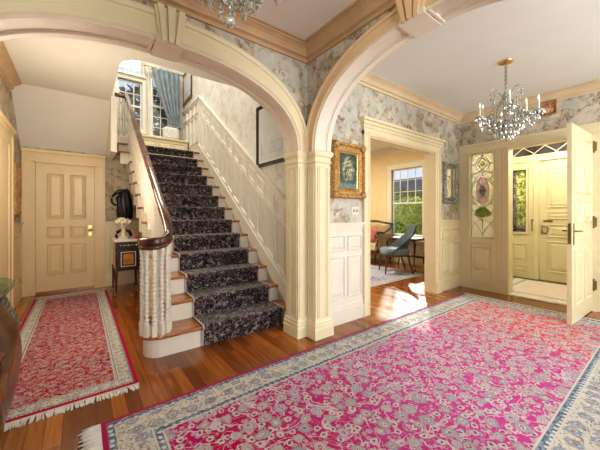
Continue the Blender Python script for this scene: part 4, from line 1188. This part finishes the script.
for sx in (-1, 1):
    for sy in (-1, 1):
        mb = MB(); mb.tube([(sx*(W-.012), sy*(D-.012), .45), (sx*(W-.012), sy*(D-.012), .38), (sx*(W-.006), sy*(D-.006), .06), (sx*(W+.004), sy*(D+.004), 0)], [.026, .024, .013, .015], 8); lg = mb.build('leg', M['darkwood'], cb)
        mb = MB(); mb.lathe([(.016, 0), (.018, .03), (.013, .06)], (sx*(W-.002), sy*(D-.002), 0), 8); mb.build('foot_mount', M['brass'], lg)
# statue
sx0, sy0, sz0 = .565, 5.52, .896
stt = thing('table_sculpture', 'black sculptural form with curled hook on a pale ornate pedestal on the small cabinet', 'sculpture', (sx0, sy0, sz0))
mb = MB(); mb.lathe([(.075, 0), (.08, .02), (.05, .035), (.035, .06), (.028, .12), (.035, .17), (.05, .19)], n=14); mb.build('pedestal', M['porcelain'], stt)
mb = MB()
for k in range(14):
    a = 2*PI*k/14; mb.ball((.085*math.cos(a), .085*math.sin(a), .235+.012*(k % 2)), .032, 7, 5)
for k in range(8):
    a = 2*PI*k/8; mb.ball((.05*math.cos(a), .05*math.sin(a), .285), .030, 7, 5)
mb.ball((0, 0, .22), .075, 10, 6); mb.build('flower_collar', M['porcelain'], stt)
mb = MB()
body = [(.02, .285, .085, .06), (.02, .34, .095, .07), (.015, .42, .098, .07), (.012, .50, .092, .066), (.010, .58, .082, .06), (.012, .64, .070, .055), (.02, .69, .052, .045), (.028, .72, .034, .03), (.04, .738, .012, .012)]
rings = []
for k, (cx, z, rx, ry) in enumerate(body):
    rings.append([(cx+rx*(1+.13*math.sin(7*t+k*.5)+.05*math.sin(3*t-k))*math.cos(t), ry*(1+.13*math.sin(7*t+k*.5))*math.sin(t), z) for t in [2*PI*i/28 for i in range(28)]])
mb.loft(rings); mb.build('black_body', M['bronze'], stt)
mb = MB(); mb.tube([(.02, -.01, .68), (-.04, -.03, .69), (-.09, -.03, .665), (-.13, -.02, .62), (-.15, -.02, .57), (-.14, -.02, .52), (-.11, -.02, .49), (-.08, -.02, .495), (-.07, -.02, .52)], [.04, .034, .024, .018, .016, .017, .017, .014, .008], 10)
mb.tube([(-.04, -.02, .66), (-.075, -.02, .60), (-.06, -.01, .53), (-.03, 0, .50)], [.03, .028, .028, .03], 8); mb.build('curled_hook', M['bronze'], stt)
for s in (-1, 1):
    mb = MB(); mb.tube([(s*.03, 0, .13), (s*.075, 0, .10), (s*.095, 0, .045), (s*.07, 0, .012)], [.016, .024, .02, .014], 8); mb.build('scroll', M['bronze'], stt)
fl_ = MB()
for k in range(7):
    a = 2*PI*k/7; fl_.ball((.024*math.cos(a), .024*math.sin(a), .035+.01*(k % 2)), .020, 7, 5)
fl_.ball((0, 0, .05), .02); fl_.ball((0, 0, .008), .026, 8, 4, .4)
stt.scale = (1.12, 1.12, 1.12)
o = fl_.build('porcelain_flower', M['redflower'], None, loc=(.735, 5.43, .896)); tag(o, 'small red porcelain flower beside the black sculpture on the cabinet', 'ornament')

# ------------------------------------------------------------------ commode, bottom left
cm = thing('bombe_commode', 'glass-topped bulging burl wood commode with bronze scroll mounts at the left edge', 'commode', (-.592, 1.80, 0))
def plan(ax, by, z, n=56, p=3.2):
    return [(ax*math.copysign(abs(math.cos(t))**(2/p), math.cos(t)), by*math.copysign(abs(math.sin(t))**(2/p), math.sin(t)), z) for t in [2*PI*i/n for i in range(n)]]
prof = [(.04, .300, .345), (.16, .300, .345), (.25, .305, .352), (.34, .318, .368), (.43, .342, .395), (.52, .360, .415), (.60, .370, .425), (.68, .368, .420), (.76, .352, .400), (.83, .325, .370), (.89, .300, .345), (.925, .310, .355), (.935, .315, .36)]
mb = MB(); mb.loft([plan(a, b, z) for z, a, b in prof]); mb.build('case', M['burl'], cm)
mb = MB(); mb.loft([plan(a, b, z, 64, 3.2) for z, a, b in ((.955, .335, .385), (.960, .345, .395), (.970, .345, .395), (.975, .338, .388))]); mb.build('glass_top', M['tableglass'], cm)
mb = MB(); mb.loft([plan(a, b, z) for z, a, b in ((.935, .30, .35), (.955, .32, .37))]); mb.build('top_moulding', M['gold'], cm)
pp = 2/3.2; cc = math.cos(PI/4)**pp
for sx in (-1, 1):
    for sy in (-1, 1):
        def edge(z):
            for (z0, a0, b0), (z1, a1, b1) in zip(prof[:-1], prof[1:]):
                if z0 <= z <= z1:
                    t = (z-z0)/(z1-z0); return (a0+(a1-a0)*t, b0+(b1-b0)*t)
            return prof[0][1:] if z < prof[0][0] else prof[-1][1:]
        mb = MB(); P = []
        for k in range(22):
            z = .93-.83*k/21; a, b = edge(z); P.append((sx*(a*cc+.010), sy*(b*cc+.010), z))
        mb.tube(P, [.007+.004*abs(math.sin(k*.75)) for k in range(22)], 8)
        for k in range(9):
            z = .91-.024*k; a, b = edge(z); mb.tube([(sx*(a*cc+.02), sy*(b*cc+.02), z+.02), (sx*(a*cc+.035), sy*(b*cc+.0), z), (sx*(a*cc+.012), sy*(b*cc-.03), z-.035)], [.016, .013, .006], 6)
            mb.tube([(sx*(a*cc+.02), sy*(b*cc+.02), z+.02), (sx*(a*cc+.0), sy*(b*cc+.035), z), (sx*(a*cc-.03), sy*(b*cc+.012), z-.035)], [.016, .013, .006], 6)
        mb.build('corner_mount', M['verdigris'], cm)
        mb = MB(); mb.tube([(sx*.20, sy*.25, .16), (sx*.245, sy*.285, .10), (sx*.25, sy*.29, .05), (sx*.265, sy*.305, 0)], [.05, .036, .022, .028], 10); mb.build('leg', M['burl'], cm)

# ------------------------------------------------------------------ chandeliers
def chandelier(label, loc, drop, R=.36, n=8, lift=0.0, tiers=(.165, .115, .065), H=.62, up=0.0):
    """loc is the ceiling point; drop = height of the lowest ball below the ceiling"""
    r = thing('chandelier', label, 'chandelier', loc, .3)
    Z = -drop
    mb = MB(); mb.lathe([(.075, 0), (.075, -.012), (.05, -.025), (.02, -.035)], n=20, sx=1.0, sy=1.0); mb.build('canopy', M['brass'], r)
    mb = MB(); zt = Z+H+lift; k = 0; z = -.03
    while z > zt:
        a = k % 2; mb.tube([(math.cos(t)*.011*(1-a), math.cos(t)*.011*a, z-.016+.016*math.sin(t)) for t in [2*PI*i/10 for i in range(11)]], .0035, 5); z -= .024; k += 1
    mb.build('chain', M['hinge'], r)
    mb = MB(); mb.lathe([(.008, zt), (.020, zt-.03), (.035, zt-.06), (.015, zt-.09), (.012, zt-.20), (.032, zt-.25), (.018, zt-.30), (.03, zt-.36), (.06, zt-.42), (.045, zt-.46), (.015, zt-.50)], n=14); mb.build('glass_stem', M['crystal'], r)
    # crown of curved plumes
    zu = zt-.06
    for k in range(6):
        a = 2*PI*k/6; c, s = math.cos(a), math.sin(a)
        mb = MB(); mb.tube([(c*q, s*q, w) for q, w in ((.02, zu-.05), (.06, zu+.01), (.11, zu+.055), (.155, zu+.06), (.17, zu+.035))], [.007, .007, .006, .005, .004], 6)
        mb.ball((c*.17, s*.17, zu+.0), .013, 6, 5, 1.5); mb.build('plume', M['crystal'], r)
    def drop_(mb, x, y, z, s=1.0):
        mb.lathe([(.0008, 0), (.006*s, -.010*s), (.011*s, -.026*s), (.008*s, -.040*s), (.0008, -.052*s)], (x, y, z), 6, False, cap=False)
    za = Z+.20+lift
    for k in range(n):
        a = 2*PI*k/n+.15; c, s = math.cos(a), math.sin(a); rr = R*(1.0 if k % 2 == 0 else .80); zz = za+(0 if k % 2 == 0 else .07)
        mb = MB(); mb.tube([(c*q, s*q, w) for q, w in ((.03, za+.02), (rr*.30, za-.05), (rr*.60, za-.045), (rr*.85, za+.01), (rr*.98, zz+.03), (rr, zz+.055))], [.010, .010, .009, .008, .008, .008], 8)
        arm = mb.build('arm', M['crystal'], r)
        mb = MB(); mb.lathe([(.012, 0), (.045, .012), (.052, .022), (.046, .020), (.014, .014), (.016, .035)], (c*rr, s*rr, zz+.045), 12); 
        for j in range(8):
            b = 2*PI*j/8; drop_(mb, c*rr+.048*math.cos(b), s*rr+.048*math.sin(b), zz+.063, .9)
        drop_(mb, c*rr, s*rr, zz+.03, 1.8)
        mb.build('bobeche', M['crystal'], arm)
        mb = MB(); mb.lathe([(.011, 0), (.011, .095), (.008, .10)], (c*rr, s*rr, zz+.08), 10); mb.build('candle', M['candle'], arm)
        mb = MB(); mb.lathe([(.004, 0), (.010, .014), (.007, .032), (.001, .05)], (c*rr, s*rr, zz+.18), 8, cap=False); mb.build('bulb', M['bulb'], arm)
        # crystal garland from the crown to the arm
        mb = MB(); c2, s2 = math.cos(a), math.sin(a)
        gw = []
        for j in range(17):
            t = j/16; q = .13+(rr-.13)*t*.92; w = (zu-.02)*(1-t)+(zz+.05)*t-.16*math.sin(PI*t)**1.0*(1-.35*t)
            mb.ball((c2*q, s2*q, w), .0095, 6, 4); gw.append((c2*q, s2*q, w))
            if j % 3 == 1: drop_(mb, c2*q, s2*q, w-.008, 1.1)
        mb.tube(gw, .003, 4); mb.build('crystal_garland', M['crystal'], r); mb = MB(); gw = []
        a2 = a+PI/n; a3 = a+2*PI/n
        r3 = R*(1.0 if (k+1) % 2 == 0 else .80); z3 = za+(0 if (k+1) % 2 == 0 else .07)
        p0 = Vector((c*rr, s*rr, zz+.05)); p1 = Vector((math.cos(a3)*r3, math.sin(a3)*r3, z3+.05))
        for j in range(1, 10):
            t = j/10; p = p0.lerp(p1, t); w = p.z-.10*math.sin(PI*t)
            mb.ball((p.x*.97, p.y*.97, w), .0085, 6, 4); gw.append((p.x*.97, p.y*.97, w))
            if j % 2: drop_(mb, p.x*.97, p.y*.97, w-.008, 1.0)
        mb.tube(gw, .003, 4); mb.build('crystal_garland', M['crystal'], r)
    # strands falling from the crown to the lower basket
    for k in range(12):
        a = 2*PI*k/12; mb = MB(); gw = []
        for j in range(20):
            t = j/19; q = .035+(.165-.035)*math.sin(t*PI/2)**1.6+.03*math.sin(PI*t); w = (zt-.10)*(1-t)+(Z+.20+up)*t
            gw.append((q*math.cos(a), q*math.sin(a), w)); mb.ball(gw[-1], .0095, 6, 4)
        mb.tube(gw, .003, 4); mb.build('crystal_strand', M['crystal'], r)
    # lower basket tiers
    if lift: 
        mb = MB(); mb.tube([(0, 0, Z+.10), (0, 0, zt-.45)], .012, 8); mb.build('lower_stem', M['crystal'], r)
    for (rt, zq, m) in ((tiers[0], Z+.19+up, 22), (tiers[1], Z+.13+up, 16), (tiers[2], Z+.09+up, 9)):
        mb = MB(); mb.tube([(rt*math.cos(t), rt*math.sin(t), zq) for t in [2*PI*i/24 for i in range(25)]], .005, 5)
        for j in range(m):
            b = 2*PI*j/m; mb.ball((rt*math.cos(b), rt*math.sin(b), zq-.012), .008, 6, 4); drop_(mb, rt*math.cos(b), rt*math.sin(b), zq-.02, 1.25)
            mb.tube([(rt*math.cos(b), rt*math.sin(b), zq), (rt*.5*math.cos(b), rt*.5*math.sin(b), zq+.12)], .003, 4)
        mb.build('crystal_tier', M['crystal'], r)
    mb = MB(); mb.ball((0, 0, Z+.026), .026, 12, 8); mb.tube([(0, 0, Z+.05), (0, 0, Z+.20)], .006, 6); mb.build('ball_finial', M['crystal'], r)
    return r
chandelier('crystal chandelier on a brass canopy hanging in front of the entry screen', (3.94, 1.25, CEIL), .92, .31, n=6, H=.60)
chandelier('crystal chandelier cut off by the top of the photo, only its beaded base showing', (.51, 1.17, CEIL), .975, .38, lift=.20, tiers=(.145, .13, .085), up=.07)

# ------------------------------------------------------------------ outside
mb = MB(); mb.box(-30, 60, 8.6, 60, -.6, -.35); mb.box(7.22, 60, -30, 8.6, -.6, -.35); o = struct(mb, 'ground', M['lawn'])
def foliage(mb, c, r, n, s=.09, rnd=random):
    for _ in range(n):
        while True:
            v = Vector((rnd.uniform(-1, 1), rnd.uniform(-1, 1), rnd.uniform(-1, 1)))
            if .35 < v.length < 1: break
        p = Vector((c[0]+v.x*r[0], c[1]+v.y*r[1], c[2]+v.z*r[2]))
        a = Vector((rnd.uniform(-1, 1), rnd.uniform(-1, 1), rnd.uniform(-1, 1))).normalized(); b = a.cross(Vector((rnd.uniform(-1, 1), rnd.uniform(-1, 1), rnd.uniform(-1, 1)))).normalized()
        l = s*rnd.uniform(.6, 1.3)
        q = [p-a*l, p+b*l*.45, p+a*l, p-b*l*.45]
        mb.raw([tuple(w) for w in q], [(0, 1, 2, 3)])
def plant(name, label, cat, loc, blobs, mat, n, s, trunk=None, group=None):
    r = thing(name, label, cat, loc, 0, group)
    mb = MB()
    for (c, rad, k) in blobs: foliage(mb, c, rad, int(n*k), s)
    mb.build('foliage', mat, r)
    mb = MB(); h = trunk or .5
    mb.tube([(0, 0, 0), (.05, .03, h*.5), (0, 0, h)], [.08, .06, .04], 7)
    for k in range(5): a = k*1.26; mb.tube([(0, 0, h*.6), (.4*math.cos(a), .4*math.sin(a), h*1.1)], [.03, .015], 5)
    mb.build('trunk', M['bark'], r); return r
plant('shrub', 'bright green rounded shrub just outside the sitting room window', 'shrub', (9.1, 5.75, -.35), [((0, 0, 1.15), (.95, 1.05, 1.1), 1), ((.2, -.5, .8), (.8, .7, .8), .4), ((.1, .75, .6), (.6, .6, .7), .3)], M['leaf'], 4200, .075, .9)
plant('tree', 'dark tree crown beyond the bright shrub outside the sitting room window', 'tree', (13.5, 9.0, -.35), [((0, 0, 2.0), (1.7, 1.9, 1.0), 1), ((1.0, -2.0, 1.7), (1.4, 1.4, .8), .5)], M['leaf2'], 1200, .14, 2.2)
plant('tree', 'russet tree outside the landing windows', 'tree', (2.3, 13.0, -.35), [((0, 0, 5.0), (2.2, 1.6, 1.7), 1), ((-1.6, .3, 4.2), (1.5, 1.3, 1.5), .6), ((1.2, 0, 6.6), (1.0, 1.0, .9), .3)], M['leaf3'], 2600, .16, 3.6)
plant('shrub', 'yellow-green bush behind the outer stained glass sidelight', 'shrub', (8.6, 2.6, -.35), [((0, 0, 1.4), (.6, .9, 1.4), 1)], M['leaf'], 1500, .09, .9)
hb = thing('house', 'pale neighbouring house with grey roof beyond the garden', 'house', (24, 16.5, -.35))
mb = MB(); mb.box(-2, 2, -3.5, 3.5, 0, 3.4); mb.build('wall', M['stucco'], hb)
mb = MB(); mb.raw([(-2.3, -3.8, 3.4), (-2.3, 3.8, 3.4), (2.3, 3.8, 3.4), (2.3, -3.8, 3.4), (0, -3.8, 4.9), (0, 3.8, 4.9)], [(0, 1, 5, 4), (2, 3, 4, 5), (0, 4, 3), (1, 2, 5), (0, 3, 2, 1)]); mb.build('roof', M['roof'], hb)
for k in range(3):
    mb = MB(); mb.box(-2.03, -1.99, -2.6+k*2.1, -1.6+k*2.1, 1.2, 2.6); mb.build('window', M['roof'], hb)

# ------------------------------------------------------------------ light
w = bpy.data.worlds.new('world'); SC.world = w; w.use_nodes = True
nt = w.node_tree; bg = nt.nodes['Background']
tc = nt.nodes.new('ShaderNodeTexCoord'); sp = nt.nodes.new('ShaderNodeSeparateXYZ'); rp = nt.nodes.new('ShaderNodeValToRGB')
nt.links.new(tc.outputs['Generated'], sp.inputs[0]); nt.links.new(sp.outputs[2], rp.inputs[0]); nt.links.new(rp.outputs[0], bg.inputs[0])
cr_ = rp.color_ramp; cr_.elements[0].position = 0.0; cr_.elements[0].color = (.88, .90, .94, 1); cr_.elements[1].position = .7; cr_.elements[1].color = (.42, .62, .95, 1)
bg.inputs[1].default_value = 1.15
def light(name, kind, loc, power, col=(1, 1, 1), size=.3, rot=None, sizey=None):
    d = bpy.data.lights.new(name, kind); d.energy = power; d.color = col
    if kind == 'AREA':
        d.size = size
        if sizey: d.shape = 'RECTANGLE'; d.size_y = sizey
    elif kind == 'POINT': d.shadow_soft_size = size
    elif kind == 'SUN': d.angle = size
    o = bpy.data.objects.new(name, d); COL.objects.link(o); o.location = loc
    if rot: o.rotation_euler = rot
    return o
def aim(o, t):
    o.rotation_euler = (Vector(t)-o.location).to_track_quat('-Z', 'Y').to_euler(); return o
WARM = (1, .84, .62)
light('foyer_bounce_light', 'AREA', (-2.2, .6, 1.6), 95, (1, .84, .62), 1.6, sizey=1.6)
aim(bpy.data.objects['foyer_bounce_light'], (1.9, 1.4, 1.9))
aim(light('foyer_light', 'AREA', (.2, -1.8, 1.9), 60, (1, .96, .90), 1.8, sizey=1.4), (1.0, 2.5, 1.6))  # added area lamp behind the camera, no foyer fixture
aim(light('hall_light', 'AREA', (3.4, -2.3, 1.7), 112, (1, .98, .94), 2.2, sizey=1.6), (3.8, 2.0, 2.3))
light('back_hall_light', 'POINT', (-.05, 3.9, 1.9), 44, (1, .88, .70), .35)  # added fill brightening the back hall and its door, no fixture there
light('stair_light', 'AREA', (.9, 5.0, 6.1), 115, (1, .95, .86), 1.8, (0, 0, 0))  # fill put in above the stairwell, out of view
light('vestibule_light', 'POINT', (6.15, 1.25, 2.62), 55, (1, .93, .78), .2)  # added fill hidden behind the door head to brighten the vestibule
light('sitting_light', 'AREA', (4.3, 5.0, 3.05), 120, (1, .96, .88), 1.6, (0, 0, 0))  # unseen fill under the ceiling, added to brighten the sitting room
s = light('sun', 'SUN', (20, 10, 20), 6.0, (1, .94, .82), .02); s.rotation_euler = (Vector((-.75, -.47, -.47))).to_track_quat('-Z', 'Y').to_euler()

# ------------------------------------------------------------------ camera
cd = bpy.data.cameras.new('camera'); cam = bpy.data.objects.new('camera', cd); COL.objects.link(cam)
cam.location = (0, 0, 1.3); cam.rotation_euler = (PI/2, 0, math.radians(52.9-90))
cd.sensor_width = 36; cd.lens = 290.7/600*36; cd.shift_y = -11/600; cd.clip_start = .05
SC.camera = cam
SC.view_settings.view_transform = 'Standard'
try: SC.view_settings.look = 'Medium High Contrast'
except Exception: SC.view_settings.look = 'None'
SC.view_settings.exposure = -0.12
SC.cycles.max_bounces = 8; SC.cycles.diffuse_bounces = 4; SC.cycles.transparent_max_bounces = 16
SC.cycles.sample_clamp_indirect = 6
